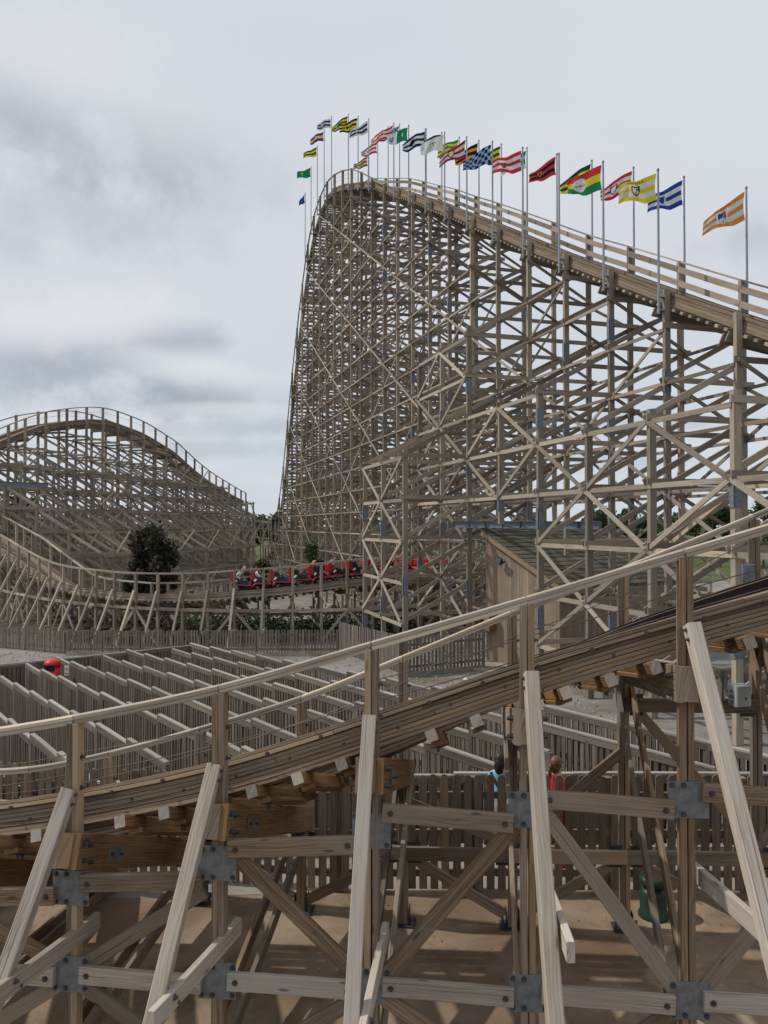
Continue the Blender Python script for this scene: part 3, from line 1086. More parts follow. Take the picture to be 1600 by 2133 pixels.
fr.finish()

DL = Deck(LN, LF)
tt0, tt1 = 0.0, float(T1 - T0)
for off, nm in ((0.32, 0), (LW - 0.75, 1)):
    for k in range(4):
        m = MB()
        wdt = 0.36 if k == 0 else 0.30
        DL.strip(m, tt0, tt1, off + R.uniform(-0.008, 0.008), -0.05 - 0.095 * k, wdt, 0.09, 0.25)
        m.build('track_beam', M['stack'], lift)
    m = MB(); DL.strip(m, tt0, tt1, off + (0.06 if nm == 0 else -0.06), 0.006, 0.11, 0.02, 0.25); m.build('running_rail', M['rail'], lift)
m = MB(); DL.strip(m, tt0, 17, 1.25, -0.18, 0.22, 0.12, 0.25); m.build('chain_trough', M['rail'], lift)
# ties: near ones single, far ones in one mass
mass = MB()
t = 0.0
while t < tt1:
    n, f, T, S, U = DL.frame(t)
    a, b = DL.pt(t, 0.06, -0.47), DL.pt(t, LW - 0.2, -0.47)
    stp = 0.42 / max(0.3, math.sqrt(LS ** 2 + (lz(t + T0 + 0.5) - lz(t + T0 - 0.5)) ** 2))
    if a.y < 46: piece('tie', lift, M['far'], a, b, 0.16, 0.09, U)
    else: mass.beam(a, b, 0.16, 0.09, U)
    t += stp
mass.build('far_ties', M['far'], lift, kind='stuff')
# ledger under the ties at each bent
for k in range(T1 - T0 + 1):
    n, f, T, S, U = DL.frame(k)
    if n.z < 2: continue
    for q in (-1, 1):
        piece('track_ledger', lift, M['far'], DL.pt(k, -0.12, -0.66) + LD * 0.11 * q, DL.pt(k, LW + 0.12, -0.66) + LD * 0.11 * q, 0.05, 0.28, U)
# far hand rails beside the walkway
for dzv, hh, ww in ((1.0, 0.05, 0.11), (0.72, 0.20, 0.045), (0.22, 0.20, 0.045)):
    for k in range(0, 20):
        m = MB(); DL.rail(m, k + 0.005, k + 0.995, 1, dzv, ww, hh, 0.25, 0, -0.09 if hh > 0.1 else 0); m.build('handrail', M['far'], lift)
m = MB(); DL.rail(m, 20, tt1, 1, 1.0, 0.11, 0.07, 0.2); m.build('handrail', M['far'], lift)
m = MB(); DL.rail(m, 13.0, tt1, 0, lambda t: 1.08 * interp([11.5, 14], [0, 1], t + T0), 0.11, 0.09, 0.2); m.build('handrail', M['far'], lift)
for dzv in (0.35, 0.68):
    m = MB(); DL.rail(m, 15.5, 24, 0, dzv, 0.012, 0.012, 0.25); m.build('safety_cable', M['wire'], lift)
# walkway boards
m = MB(); DL.strip(m, 0, 19, LW - 0.32, -0.40, 0.5, 0.04, 0.25); m.build('walkway_board', M['far'], lift)
# steel splice plates on the posts
for t in range(T0, 12):
    for w_, tab in ((0, None), (-LW, None), (WA, Aout), (WB, Bout)):
        top = lz(t) - 0.6 if tab is None else tab.get(t)
        if top is None: continue
        z = gz(*lp(t, w_).xy) + 1.2 + (t * 1.7 + w_) % 2.6
        while z < top - 1:
            p = lp(t, w_) + UP * z
            if not blocked(p) and not (t == 3 and z < 5.5) and R.random() < 0.75:
                for q in (-1, 1):
                    m = MB(); c = p + LD * 0.078 * q; m.beam(c - UP * 0.36, c + UP * 0.36, 0.006, 0.2, LPp); m.build('splice_plate', M['galv'], lift)
                m = MB(); c = p + LPp * 0.124; m.beam(c - UP * 0.36, c + UP * 0.36, 0.14, 0.006, LPp); m.build('splice_plate', M['galv'], lift)
            z += R.choice((3.4, 5.1))
# blue-grey girder carrying the posts over the shed
ga, gb = at(945, 1092, 32.3), at(1250, 1094, 27.2)
m = MB()
gd = (gb - ga).normalized()
for dzv, ww, hh in ((0.13, 0.2, 0.02), (0.0, 0.02, 0.24), (-0.13, 0.2, 0.02)):
    m.beam(ga + UP * dzv, gb + UP * dzv, ww, hh, UP)
for k in range(9):
    c = ga + (gb - ga) * (k / 8.0)
    m.beam(c - UP * 0.118, c + UP * 0.118, 0.012, 0.15, gd.cross(UP))
m.build('steel_girder', M['ibeam'], lift)

# ------------------------------------------------------------------ curved track in the middle distance
cv = empty('curved_track', (0, 40, -1.2), 'low banked curve of timber track carrying the red train, behind the picket fence', 'coaster track')
DC = Deck(CN, CF)
fc = Frame(cv, 0, 300)
nC = len(CN)
for k in range(nC):
    p, q = CN[k], CF[k]
    n, f, T, S, U = DC.frame(k)
    T2 = V((T.x, T.y, 0)).normalized(); S2 = V((-T2.y, T2.x, 0))
    piece('post', cv, M['far'], V((p.x, p.y, gz(p.x, p.y))), p + UP * 0.98, 0.13, 0.15, S2)
    piece('post', cv, M['far'], V((q.x, q.y, gz(q.x, q.y))), q + UP * 0.98, 0.13, 0.15, S2)
    piece('ledger', cv, M['orange'] if k % 2 else M['far'], DC.pt(k, -0.25, -0.62) - T2 * 0.09, DC.pt(k, 2.95, -0.62) - T2 * 0.09, 0.07, 0.28, U)
    g0 = gz(p.x, p.y)
    if k < 27:
        foot = p - S2 * (0.52 * (p.z + 0.1 - g0)); foot.z = gz(foot.x, foot.y)
        piece('slanted_leg', cv, M['farpale'], p - S2 * 0.12 + UP * 0.1, foot, 0.11, 0.12, S2)
        zz = g0 + 0.85
        a = p + (foot - p) * ((p.z - zz) / (p.z - foot.z)); a.z = zz
        piece('outrigger_beam', cv, M['farpale'], a - S2 * 0.15 + T2 * 0.09, V((p.x, p.y, zz)) + S2 * 0.2 + T2 * 0.09, 0.05, 0.14)
    fc.add('bent_brace', 'far', V((p.x, p.y, g0 + 0.2)) + T2 * 0.1, q - UP * 0.95 + T2 * 0.1, 0.05, 0.14, None, False)
    fc.add('bent_brace', 'far', V((q.x, q.y, g0 + 0.2)) + T2 * 0.1, p - UP * 0.95 + T2 * 0.1, 0.05, 0.14, None, False)
    fc.add('bent_beam', 'far', V((p.x, p.y, g0 + 0.9)) - S2 * 0.2 - T2 * 0.1, V((q.x, q.y, g0 + 0.9)) + S2 * 0.2 - T2 * 0.1, 0.05, 0.15, None, False)
    if k < nC - 1:
        p2, q2 = CN[k + 1], CF[k + 1]
        zg = interp([0, 12, 30, 60], [1.6, 0.6, 0.45, 0.8], k)
        zg2 = interp([0, 12, 30, 60], [1.6, 0.6, 0.45, 0.8], k + 1)
        piece('girt', cv, M['farpale'], V((p.x, p.y, zg)) - S2 * 0.1, V((p2.x, p2.y, zg2)) - S2 * 0.1, 0.05, 0.16)
        fc.add('girt_far', 'far', V((q.x, q.y, zg - 0.5)), V((q2.x, q2.y, zg2 - 0.5)), 0.05, 0.16, None, False)
        z1, z2 = (zg, gz(p2.x, p2.y) + 0.1) if k % 2 else (gz(p.x, p.y) + 0.1, zg2)
        if k % 4 in (0, 1):
            piece('diagonal', cv, M['farpale'], V((p.x, p.y, z1)) - S2 * 0.06, V((p2.x, p2.y, z2)) - S2 * 0.06, 0.05, 0.13)
        fc.add('diagonal_far', 'far', V((q.x, q.y, z1)), V((q2.x, q2.y, z2)), 0.05, 0.13, None, False)
        for side in (0, 1):
            m = MB(); DC.rail(m, k + 0.01, k + 0.99, side, 1.02, 0.12, 0.085, 0.34); m.build('handrail', M['farpale'], cv)
fc.items = {(k_.replace('girt_far', 'girt').replace('diagonal_far', 'diagonal'), m_): v_ for (k_, m_), v_ in fc.items.items()}
fc.finish()
for off, inn in ((0.42, 1), (1.85, -1)):
    for k in range(4):
        m = MB(); DC.strip(m, 0, nC - 1, off, -0.05 - 0.095 * k, 0.36 if k == 0 else 0.30, 0.088, 0.34); m.build('track_beam', M['far'] if k else M['stack'], cv)
    m = MB(); DC.strip(m, 0, nC - 1, off + inn * 0.06, 0.006, 0.11, 0.02, 0.34); m.build('running_rail', M['rail'], cv)
t = 0.0
kk = 0
mass = MB()
while t < nC - 1:
    n, f, T, S, U = DC.frame(t)
    a, b = DC.pt(t, 0.05 + (kk % 3) * 0.04, -0.44), DC.pt(t, 2.55, -0.44)
    if kk < 290: piece('tie', cv, M['far'], a, b, 0.12, 0.09, U)
    else: mass.beam(a, b, 0.12, 0.09, U)
    t += 0.28
    kk += 1
mass.build('far_ties', M['far'], cv, kind='stuff')

# ------------------------------------------------------------------ second hill, to the left
hx = [-60, 0, 94, 210, 298, 367, 423, 470, 510]
hd = [58, 62, 66, 74, 82, 90, 98, 105, 112]
hy = [918, 890, 857, 848, 877, 920, 970, 1002, 1026]
hb = [-56, -20, 16, 51, 94, 138, 179, 213, 244, 272, 298, 323, 346, 367, 387, 405, 421, 436, 450, 464, 477, 490, 502, 512]


def smooth(xs, ys, x):
    pts = [V((a, b, 0)) for a, b in zip(xs, ys)]
    for i in range(1, len(xs)):
        if x <= xs[i] or i == len(xs) - 1:
            f = (x - xs[i - 1]) / (xs[i] - xs[i - 1])
            return cr(pts, i - 1 + max(0, min(1, f))).y


hill = empty('camelback_hill', (-27, 80, -2), 'rounded timber hill with long outrigger legs, beyond the curved track', 'coaster hill', kind='thing')
HN, HF = [], []
HP = V((0.98, -0.2, 0)).normalized(); HDi = V((0.2, 0.98, 0)).normalized()
for x in hb:
    p = at(x, smooth(hx, hy, x), smooth(hx, hd, x)) - UP * 1.15
    HN.append(p); HF.append(p - HP * 2.9 - UP * 0.15)
fh = Frame(hill, 0, 300)
nH = len(HN)
HT = 1.75
HO = (2.7, 5.4, 8.1, 10.8)
HTOP = (10.4, 6.2, 4.45, 2.7)
for k in range(nH):
    p = HN[k]; gb_ = gz(p.x, p.y)
    for w_, top in ((0, p.z + 1.1), (-2.9, p.z + 0.95)):
        q = V((p.x, p.y, 0)) + HP * w_
        fh.add('post', 'far', q + UP * gz(q.x, q.y), q + UP * top, 0.15, 0.2, HP, False)
    outs, tops, lim_ = [], [], p.z - 0.9
    for o, tp in zip(HO, HTOP):
        tp = 0.95 + HT * math.floor((min(tp, lim_) - 0.95) / HT + 0.01) + 0.1
        lim_ = tp - HT * 0.8
        qx = V((p.x, p.y, 0)) + HP * o
        if 800 + qx.x / qx.y * 1600 > 530: break
        if tp > gb_ + 1: outs.append(o); tops.append(tp)
    for o, tp in zip(outs, tops):
        q = V((p.x, p.y, 0)) + HP * o
        fh.add('post', 'far', q + UP * gz(q.x, q.y), q + UP * (tp + 0.15), 0.14, 0.18, HP, False)
    for j in range(-1, 12):
        z = 0.95 + HT * j
        if z < gb_ + 0.3 or z > p.z - 0.8: continue
        wmax = max([0.0] + [o for o, tp in zip(outs, tops) if z <= tp + 0.1])
        b2 = V((p.x, p.y, z))
        fh.add('ledger', 'far', b2 + HP * (wmax + 0.2) - HDi * 0.1, b2 - HP * 3.2 - HDi * 0.1, 0.05, 0.19, None, False)
        prev = 0.0
        edges = [(-2.9, 0.0)] + [(a_, b_) for a_, b_ in zip([0.0] + outs, outs) if b_ <= wmax + 0.01]
        for wi, wo in edges:
            z2 = z + HT * 0.96
            if z2 > p.z - 0.45: continue
            fh.add('batten', 'farpale', b2 + HP * (wo + 0.15) + HDi * 0.1, V((p.x, p.y, z2)) + HP * (wi - 0.15) + HDi * 0.1, 0.05, 0.19, None, False)
        if k < nH - 1:
            p2 = HN[k + 1]
            if z < p2.z - 0.8:
                c2 = V((p2.x, p2.y, z))
                for w_ in [0.1, -3.0] + [o + 0.1 for o, tp in zip(outs, tops) if z <= tp and p2.z > tp + 0.8]:
                    fh.add('girt', 'farpale' if w_ >= 0 else 'far', b2 + HP * w_ - UP * 0.12, c2 + HP * w_ - UP * 0.12, 0.05, 0.15, None, False)
                    if (k + j) % 2 == 0 and z + HT < p2.z - 0.3:
                        if (k // 1 + int(w_)) % 2: fh.add('diagonal', 'farpale', b2 + HP * (w_ + 0.06), c2 + HP * (w_ + 0.06) + UP * HT, 0.045, 0.13, None, False)
                        else: fh.add('diagonal', 'far', b2 + HP * (w_ + 0.06) + UP * HT, c2 + HP * (w_ + 0.06), 0.045, 0.13, None, False)
fh.finish()
DH = Deck(HN, HF)
for off in (0.45, 1.9):
    for k in range(3):
        m = MB(); DH.strip(m, 0, nH - 1, off, -0.06 - 0.12 * k, 0.36 if k == 0 else 0.3, 0.115, 0.25); m.build('track_beam', M['stack'] if k == 0 else M['far'], hill)
t = 0.0
mass = MB()
kk = 0
while t < nH - 1:
    n, f, T, S, U = DH.frame(t)
    mass.beam(DH.pt(t, 0.05, -0.43), DH.pt(t, 2.7, -0.43), 0.16, 0.1, U)
    t += 0.17
mass.build('far_ties', M['far'], hill, kind='stuff')
for k in range(nH):
    n, f, T, S, U = DH.frame(k)
    piece('track_ledger', hill, M['far'], DH.pt(k, -0.1, -0.64), DH.pt(k, 3.0, -0.64), 0.24, 0.3, U)
for side, dzv in ((0, 1.12), (1, 1.0)):
    m = MB(); DH.rail(m, 0, nH - 1, side, dzv, 0.12, 0.08, 0.2); m.build('handrail', M['far'], hill)
    m = MB(); DH.rail(m, 0, nH - 1, side, dzv - 0.5, 0.014, 0.014, 0.25); m.build('safety_cable', M['wire'], hill)
m = MB()
ga, gb = at(-60, 1006, 56), at(100, 1010, 57)
for dzv, ww, hh in ((0.14, 0.22, 0.03), (0.0, 0.03, 0.27), (-0.14, 0.22, 0.03)):
    m.beam(ga + UP * dzv, gb + UP * dzv, ww, hh, UP)
m.build('steel_girder', M['ibeam'], hill)

# ------------------------------------------------------------------ low run of track far behind, at the left
lowr = empty('distant_track', (-50, 118, -2.2), 'low run of timber track far behind the rounded hill', 'coaster track')
pts = [at(x, y, d) for x, y, d in ((-140, 1040, 112), (-40, 1050, 114), (60, 1062, 117), (160, 1068, 120), (260, 1070, 124), (360, 1066, 128), (470, 1066, 132), (560, 1075, 136))]
QN = [cr(pts, k / 5) for k in range((len(pts) - 1) * 5 + 1)]
fl = Frame(lowr, 0, 300)
for k, p in enumerate(QN):
    for oy in (0, 2.8):
        fl.add('post', 'far', V((p.x, p.y + oy, gz(p.x, p.y))), V((p.x, p.y + oy, p.z)), 0.16, 0.16, None, False)
    if k < len(QN) - 1:
        p2 = QN[k + 1]
        for oy in (0, 2.8):
            for dzv, hh in ((0, 0.1), (-1.1, 0.4), (-2.4, 0.16), (-4.0, 0.16), (-5.4, 0.16)):
                fl.add('girt', 'far', p + V((0, oy, dzv)), p2 + V((0, oy, dzv)), 0.1, hh, None, False)
        fl.add('diagonal', 'farpale', V((p.x, p.y, p.z - 1.3)), V((p2.x, p2.y, p2.z - 5)), 0.06, 0.15, None, False)
        fl.add('diagonal', 'far', V((p.x, p.y, p.z - 5)), V((p2.x, p2.y, p2.z - 1.3)), 0.06, 0.15, None, False)
fl.finish()

# ------------------------------------------------------------------ flags
WHITE, NAVY, BLUE, RED, MAROON = (0.72, 0.72, 0.73), (0.022, 0.024, 0.085), (0.025, 0.07, 0.34), (0.60, 0.045, 0.06), (0.40, 0.03, 0.07)
GREEN, YEL, BLACK, ORANGE, PURPLE, SKYB = (0.02, 0.26, 0.10), (0.76, 0.62, 0.04), (0.02, 0.02, 0.028), (0.74, 0.29, 0.06), (0.13, 0.035, 0.25), (0.27, 0.45, 0.66)
DGREEN = (0.010, 0.085, 0.045)


def flag_fn(top, wind, H, Lf, ph, droop):
    nrm = V((-wind.y, wind.x, 0))
    amp, fq = R.uniform(0.07, 0.16), R.uniform(4.5, 7.5)

    def f(u, v, off=0.0):
        dr = droop * (1.0 - 0.42 * v) * (u ** 1.15)
        rip = amp * math.sin(fq * u + 1.8 * v + ph) * min(1, u * 2.2) + 0.045 * math.sin(13 * u - 3.0 * v + ph * 2) * u + 0.02 * math.sin(23 * u + 5 * v) * u
        sag = 0.05 * math.sin(math.pi * v) * (1 - u)
        return top + wind * (u * Lf * 0.9 + sag) - UP * (v * H * (1 - 0.10 * u) + dr * Lf - 0.035 * math.sin(7 * u + ph) * (0.4 + v)) + nrm * (rip + off)
    return f


def text_poly(word):
    cu = bpy.data.curves.new('lettering', 'FONT')
    cu.body = word
    cu.size = 1.0
    cu.resolution_u = 2
    ob = bpy.data.objects.new('lettering', cu)
    me = bpy.data.meshes.new_from_object(ob)
    vs = [tuple(v.co) for v in me.vertices]
    fs = [tuple(p.vertices) for p in me.polygons]
    bpy.data.objects.remove(ob)
    bpy.data.curves.remove(cu)
    bpy.data.meshes.remove(me)
    return vs, fs


def ell(cu, cv, ru, rv, n=18):
    return [(cu + ru * math.cos(2 * math.pi * k / n), cv + rv * math.sin(2 * math.pi * k / n)) for k in range(n)]


def shield(cu, cv, ru, rv):
    return [(cu - ru, cv - rv), (cu, cv - rv * 0.86), (cu + ru, cv - rv), (cu + ru * 0.95, cv + rv * 0.1), (cu + ru * 0.55, cv + rv * 0.65), (cu, cv + rv), (cu - ru * 0.55, cv + rv * 0.65), (cu - ru * 0.95, cv + rv * 0.1)]


def in_poly(x, y, P):
    ins = False
    j = len(P) - 1
    for i in range(len(P)):
        if (P[i][1] > y) != (P[j][1] > y) and x < (P[j][0] - P[i][0]) * (y - P[i][1]) / (P[j][1] - P[i][1]) + P[i][0]: ins = not ins
        j = i
    return ins


def make_flag(t, side, ytop, design, emblem, label, bare=False):
    w_ = 0.28 if side == 0 else -LW - 0.2
    base = lp(t, w_)
    d = base.y
    ztop = CAMZ + (1094 - ytop) * d / 1600
    zb = lz(t) - (0.75 if side == 0 else 0.9)
    root = empty('flag_pole', base + UP * zb, label, 'flag', 'flags along the lift hill')
    m = MB()
    m.tube([base + UP * zb, base + UP * ztop], [0.045, 0.034], 8)
    m.build('pole', M['pole'], root)
    m = MB(); m.lathe(base + UP * ztop, [(0.02, 0), (0.05, 0.02), (0.045, 0.06), (0.01, 0.085)], 8); m.build('pole_cap', M['pole'], root)
    for z in (zb + 0.12, zb + 0.55):
        m = MB(); m.beam(base + UP * z, lp(t, w_ - (0.2 if side == 0 else -0.2)) + UP * z, 0.14, 0.05); m.build('clamp', M['pole'], root)
    if bare: return
    ph = R.uniform(0, 6.28)
    ang = R.uniform(-0.12, 0.28)
    wind = V((-math.cos(ang), -math.sin(ang) * 0.8, 0)).normalized()
    sc_ = R.uniform(0.92, 1.06)
    H, Lf = 0.92 * sc_, 1.50 * sc_
    if t >= 20: Lf *= 0.45
    fn = flag_fn(base + UP * (ztop - 0.10) + wind * 0.05, wind, H, Lf, ph, R.uniform(0.30, 0.68) + (0.5 if t >= 20 else 0))
    nu, nv = (72, 44) if emblem else (24, 15)
    prints = [e for e in (emblem or []) if e[0] == 'poly']
    emblem = [e for e in (emblem or []) if e[0] != 'poly']
    cols = []
    m = MB()
    for j in range(nv + 1):
        for i in range(nu + 1):
            m.v.append(fn(i / nu, j / nv))
    for j in range(nv):
        for i in range(nu):
            c = design((i + 0.5) / nu, (j + 0.5) / nv)
            for _, pc_, poly_ in prints:
                if in_poly((i + 0.5) / nu, (j + 0.5) / nv, poly_): c = pc_
            if c not in cols: cols.append(c)
            a = j * (nu + 1) + i
            m.face((a, a + 1, a + nu + 2, a + nu + 1), [(0, 0)] * 4, 0.5, cols.index(c))
    fl_ = m.build('cloth', [cloth(c) for c in cols], root, smooth=True)
    # printed emblem, on both sides of the cloth
    if emblem:
        m = MB(); ec = []
        for lay, item in enumerate(emblem):
            kind, colr = item[0], item[1]
            if colr not in ec: ec.append(colr)
            mi = ec.index(colr)
            if kind == 'poly': polys = [(item[2], [tuple(range(len(item[2])))])]
            else:
                vs, fs = text_poly(item[2])
                wdt = max(v[0] for v in vs) or 1
                cu, cv_, wid, hei = item[3]
                polys = [([(cu - wid / 2 + v[0] / wdt * wid, cv_ + hei / 2 - v[1] / 0.7 * hei) for v in vs], fs)]
            for sgn in (1, -1):
                for vs, fs in polys:
                    b0 = len(m.v)
                    m.v.extend([fn(u, v, sgn * (0.008 + 0.004 * lay)) for u, v in vs])
                    for f_ in fs: m.face([b0 + q for q in f_], [(0, 0)] * len(f_), 0.5, mi)
        m.build('lettering', [cloth(c) for c in ec], fl_)


def hs(*cols):
    return lambda u, v: cols[min(len(cols) - 1, int(v * len(cols)))]


def chk(a, b):
    return lambda u, v: a if (int(u * 9) + int(v * 5)) % 2 else b


def sh(col1, col2, cu=0.5, cv=0.5, ru=0.13, rv=0.26):
    return [('poly', col1, shield(cu, cv, ru, rv)), ('poly', col2, shield(cu, cv, ru * 0.72, rv * 0.72))]


near_flags = [
    (1, 350, hs(YEL, WHITE, YEL, WHITE, YEL), sh(BLACK, WHITE, 0.52, 0.5) + [('poly', ORANGE, ell(0.52, 0.60, 0.04, 0.09)), ('poly', GREEN, ell(0.47, 0.42, 0.035, 0.08)), ('text', BLACK, 'ANTRIM', (0.52, 0.115, 0.44, 0.10))],
     'yellow and white striped flag lettered MIRTNA backwards over a crest', False),
    (2, 333, hs(RED, YEL, GREEN), [('poly', WHITE, ell(0.60, 0.52, 0.21, 0.34, 24)), ('text', BLACK, 'Ceatharlach', (0.60, 0.53, 0.34, 0.11))],
     'red, yellow and green flag with a white disc of backward lettering', False),
    (3, 316, None, None, 'bare steel flag pole with no flag on it', True),
    (4, 303, hs(RED, WHITE, RED, WHITE, RED), sh(BLACK, RED, 0.6, 0.55, 0.1, 0.2), 'red and white striped flag with a dark tree-like crest, right of the blue chequered one', False),
    (5, 290, chk(SKYB, NAVY), [('poly', SKYB, ell(0.52, 0.5, 0.13, 0.24)), ('poly', NAVY, shield(0.52, 0.5, 0.07, 0.16))], 'light and dark blue chequered flag', False),
    (6, 280, hs(MAROON, WHITE, MAROON, WHITE, MAROON), sh(BLACK, WHITE, 0.55, 0.5, 0.14, 0.32) + [('poly', YEL, ell(0.55, 0.47, 0.07, 0.14))], 'maroon and white striped flag with a white shield and yellow badge', False),
    (7, 270, hs(WHITE), [('poly', BLACK, [(0.3, 0.42), (0.62, 0.40), (0.60, 0.45), (0.48, 0.45), (0.44, 0.70), (0.41, 0.70), (0.44, 0.45), (0.31, 0.46)]), ('poly', BLACK, [(0.50, 0.62), (0.72, 0.68), (0.70, 0.72), (0.50, 0.65)])], 'plain white flag with a thin black sign', False),
    (8, 263, hs(NAVY, WHITE, NAVY, WHITE, NAVY), [('poly', NAVY, ell(0.55, 0.5, 0.12, 0.22)), ('poly', BLACK, shield(0.55, 0.5, 0.07, 0.14))], 'navy and white striped flag just left of the plain white one', False),
    (9, 255, lambda u, v: GREEN if u < 0.52 else WHITE, sh(BLUE, SKYB, 0.78, 0.55, 0.11, 0.26) + [('poly', WHITE, ell(0.25, 0.5, 0.03, 0.16))], 'flag half green and half white with a blue crest', False),
    (10, 250, hs(RED, WHITE, RED, WHITE, RED), sh(WHITE, RED, 0.55, 0.5, 0.09, 0.2), 'red and white striped flag beside the half green one', False),
    (12, 241, hs(WHITE, NAVY, WHITE, NAVY, WHITE), sh(BLACK, WHITE, 0.6, 0.5, 0.12, 0.28), 'white and navy striped flag with a dark shield near the crest', False),
    (13, 236, hs(BLACK, YEL, BLACK, YEL, BLACK), sh(YEL, BLACK, 0.55, 0.5, 0.12, 0.22), 'black and yellow striped flag, highest but one over the crest', False),
    (14, 231, hs(BLACK, YEL, BLACK, YEL, BLACK), sh(SKYB, DGREEN, 0.55, 0.5, 0.16, 0.25), 'black and yellow striped flag with a pale green crest', False),
    (16, 236, hs(WHITE, NAVY, WHITE, NAVY, WHITE), sh(NAVY, WHITE, 0.65, 0.5, 0.12, 0.28), 'white and navy striped flag over the top of the drop', False),
    (17, 264, hs(PURPLE, YEL, PURPLE), [('poly', WHITE, ell(0.55, 0.5, 0.06, 0.22))], 'purple and yellow flag at the start of the drop', False),
    (18, 298, hs(DGREEN, YEL, DGREEN, YEL), [('text', WHITE, 'JJI', (0.55, 0.45, 0.3, 0.2))], 'dark green and yellow flag on the drop below the purple one', False),
    (19, 342, hs(GREEN), [('poly', YEL, ell(0.6, 0.42, 0.07, 0.16)), ('poly', GREEN, ell(0.6, 0.42, 0.04, 0.1)), ('poly', YEL, ell(0.6, 0.7, 0.04, 0.08))], 'plain green flag with a small yellow badge', False),
    (20, 398, hs(BLUE), [('poly', YEL, ell(0.5, 0.6, 0.06, 0.08))], 'blue flag hanging limp, lowest on the drop', False),
]
far_flags = [
    (1, 388, hs(ORANGE, WHITE, ORANGE, WHITE, ORANGE), sh(WHITE, BLUE, 0.52, 0.52, 0.17, 0.36) + [('poly', WHITE, [(0.44, 0.55), (0.60, 0.55), (0.60, 0.72), (0.44, 0.72)]), ('poly', BLACK, [(0.47, 0.58), (0.49, 0.58), (0.49, 0.69), (0.47, 0.69)]), ('poly', ORANGE, [(0.40, 0.36), (0.43, 0.33), (0.53, 0.50), (0.50, 0.53)]), ('text', MAROON, 'ARMAGH', (0.52, 0.09, 0.42, 0.09))],
     'orange and white striped flag with a blue shield, rightmost of all', False),
    (2, 365, hs(BLUE, WHITE, BLUE, WHITE, BLUE), sh(WHITE, BLUE, 0.55, 0.5, 0.14, 0.3), 'royal blue and white striped flag', False),
    (3, 345, hs(RED, WHITE, RED, WHITE, RED), sh(BLACK, WHITE, 0.58, 0.5, 0.11, 0.26), 'red and white striped flag between the yellow striped and three-coloured ones', False),
    (4, 330, hs(DGREEN, YEL, DGREEN, YEL), sh(BLACK, YEL, 0.5, 0.45, 0.08, 0.2), 'dark green and yellow striped flag half behind the three-coloured one', False),
    (5, 316, hs(RED, BLACK, RED, BLACK, RED), sh(YEL, BLACK, 0.55, 0.5, 0.07, 0.18), 'red and black striped flag with a small yellow crest', False),
    (6, 303, hs(GREEN, WHITE, GREEN, WHITE), None, 'green and white flag mostly hidden behind a pole', False),
    (7, 295, hs(DGREEN, YEL, DGREEN, YEL, DGREEN), None, 'green and yellow striped flag behind the blue chequered one', False),
    (8, 287, hs(BLACK, ORANGE, BLACK, ORANGE), None, 'orange and black striped flag', False),
    (9, 280, hs(GREEN, YEL, GREEN, YEL, GREEN), None, 'bright green and yellow striped flag behind the maroon one', False),
    (10, 270, hs(BLACK, YEL, WHITE, BLACK, YEL), None, 'black, yellow and white flag behind the plain white one', False),
    (11, 262, hs(GREEN), [('poly', YEL, ell(0.55, 0.5, 0.1, 0.2))], 'green flag behind the navy and white one', False),
    (13, 252, chk(SKYB, NAVY), None, 'small blue chequered flag behind the red striped ones', False),
    (14, 257, hs(RED, WHITE, RED, WHITE, RED), None, 'red and white striped flag on the far side of the crest', False),
    (15, 288, hs(MAROON, WHITE, MAROON, WHITE, MAROON), sh(SKYB, WHITE, 0.7, 0.5, 0.1, 0.22), 'maroon and white striped flag on the far side of the crest', False),
    (16, 318, hs(PURPLE, YEL, PURPLE, YEL, PURPLE), None, 'purple and yellow striped flag just above the crest rail', False),
]
for t_, y_, des, emb, lab, bare in near_flags: make_flag(t_, 0, y_, des, emb, lab, bare)
for t_, y_, des, emb, lab, bare in far_flags: make_flag(t_, 1, y_, des, emb, lab, bare)

# ------------------------------------------------------------------ motor shed
shed = empty('motor_shed', SA + UP * SG, 'tan timber shed with a mossy mono-pitch roof under the lift', 'shed')


def shed_z(u):
    return SHI + (SLO - SHI) * u / SW


BW = 0.15
k = 0
u = 0.0
while u < SW - 0.02:
    u1 = min(SW, u + BW)
    m = MB()
    prf = [(u + 0.004, SG), (u1 - 0.004, SG), (u1 - 0.004, shed_z(u1) - 0.06), (u + 0.004, shed_z(u) - 0.06)]
    b0 = len(m.v); tn = R.random()
    off = R.random() * 20
    pts = [SA + sab * x + UP * z for x, z in prf]
    back = [p + sbc * 0.03 for p in pts]
    m.v.extend(pts + back)
    uvq = [(off + z, x) for x, z in prf]
    m.face((0, 1, 2, 3), uvq, tn)
    for i_ in range(4):
        j_ = (i_ + 1) % 4
        m.face((i_, i_ + 4, j_ + 4, j_), [uvq[i_], uvq[i_], uvq[j_], uvq[j_]], tn)
    m.build('board', M['clad'], shed)
    u = u1
v = 0.0
while v < SLEN - 0.02:
    v1 = min(SLEN, v + BW)
    a = SB + sbc * ((v + v1) / 2)
    m = MB(); m.beam(a + UP * SG - sab * 0.015, a + UP * (SLO - 0.05) - sab * 0.015, v1 - v - 0.008, 0.03, sab); m.build('board', M['clad'], shed)
    v = v1
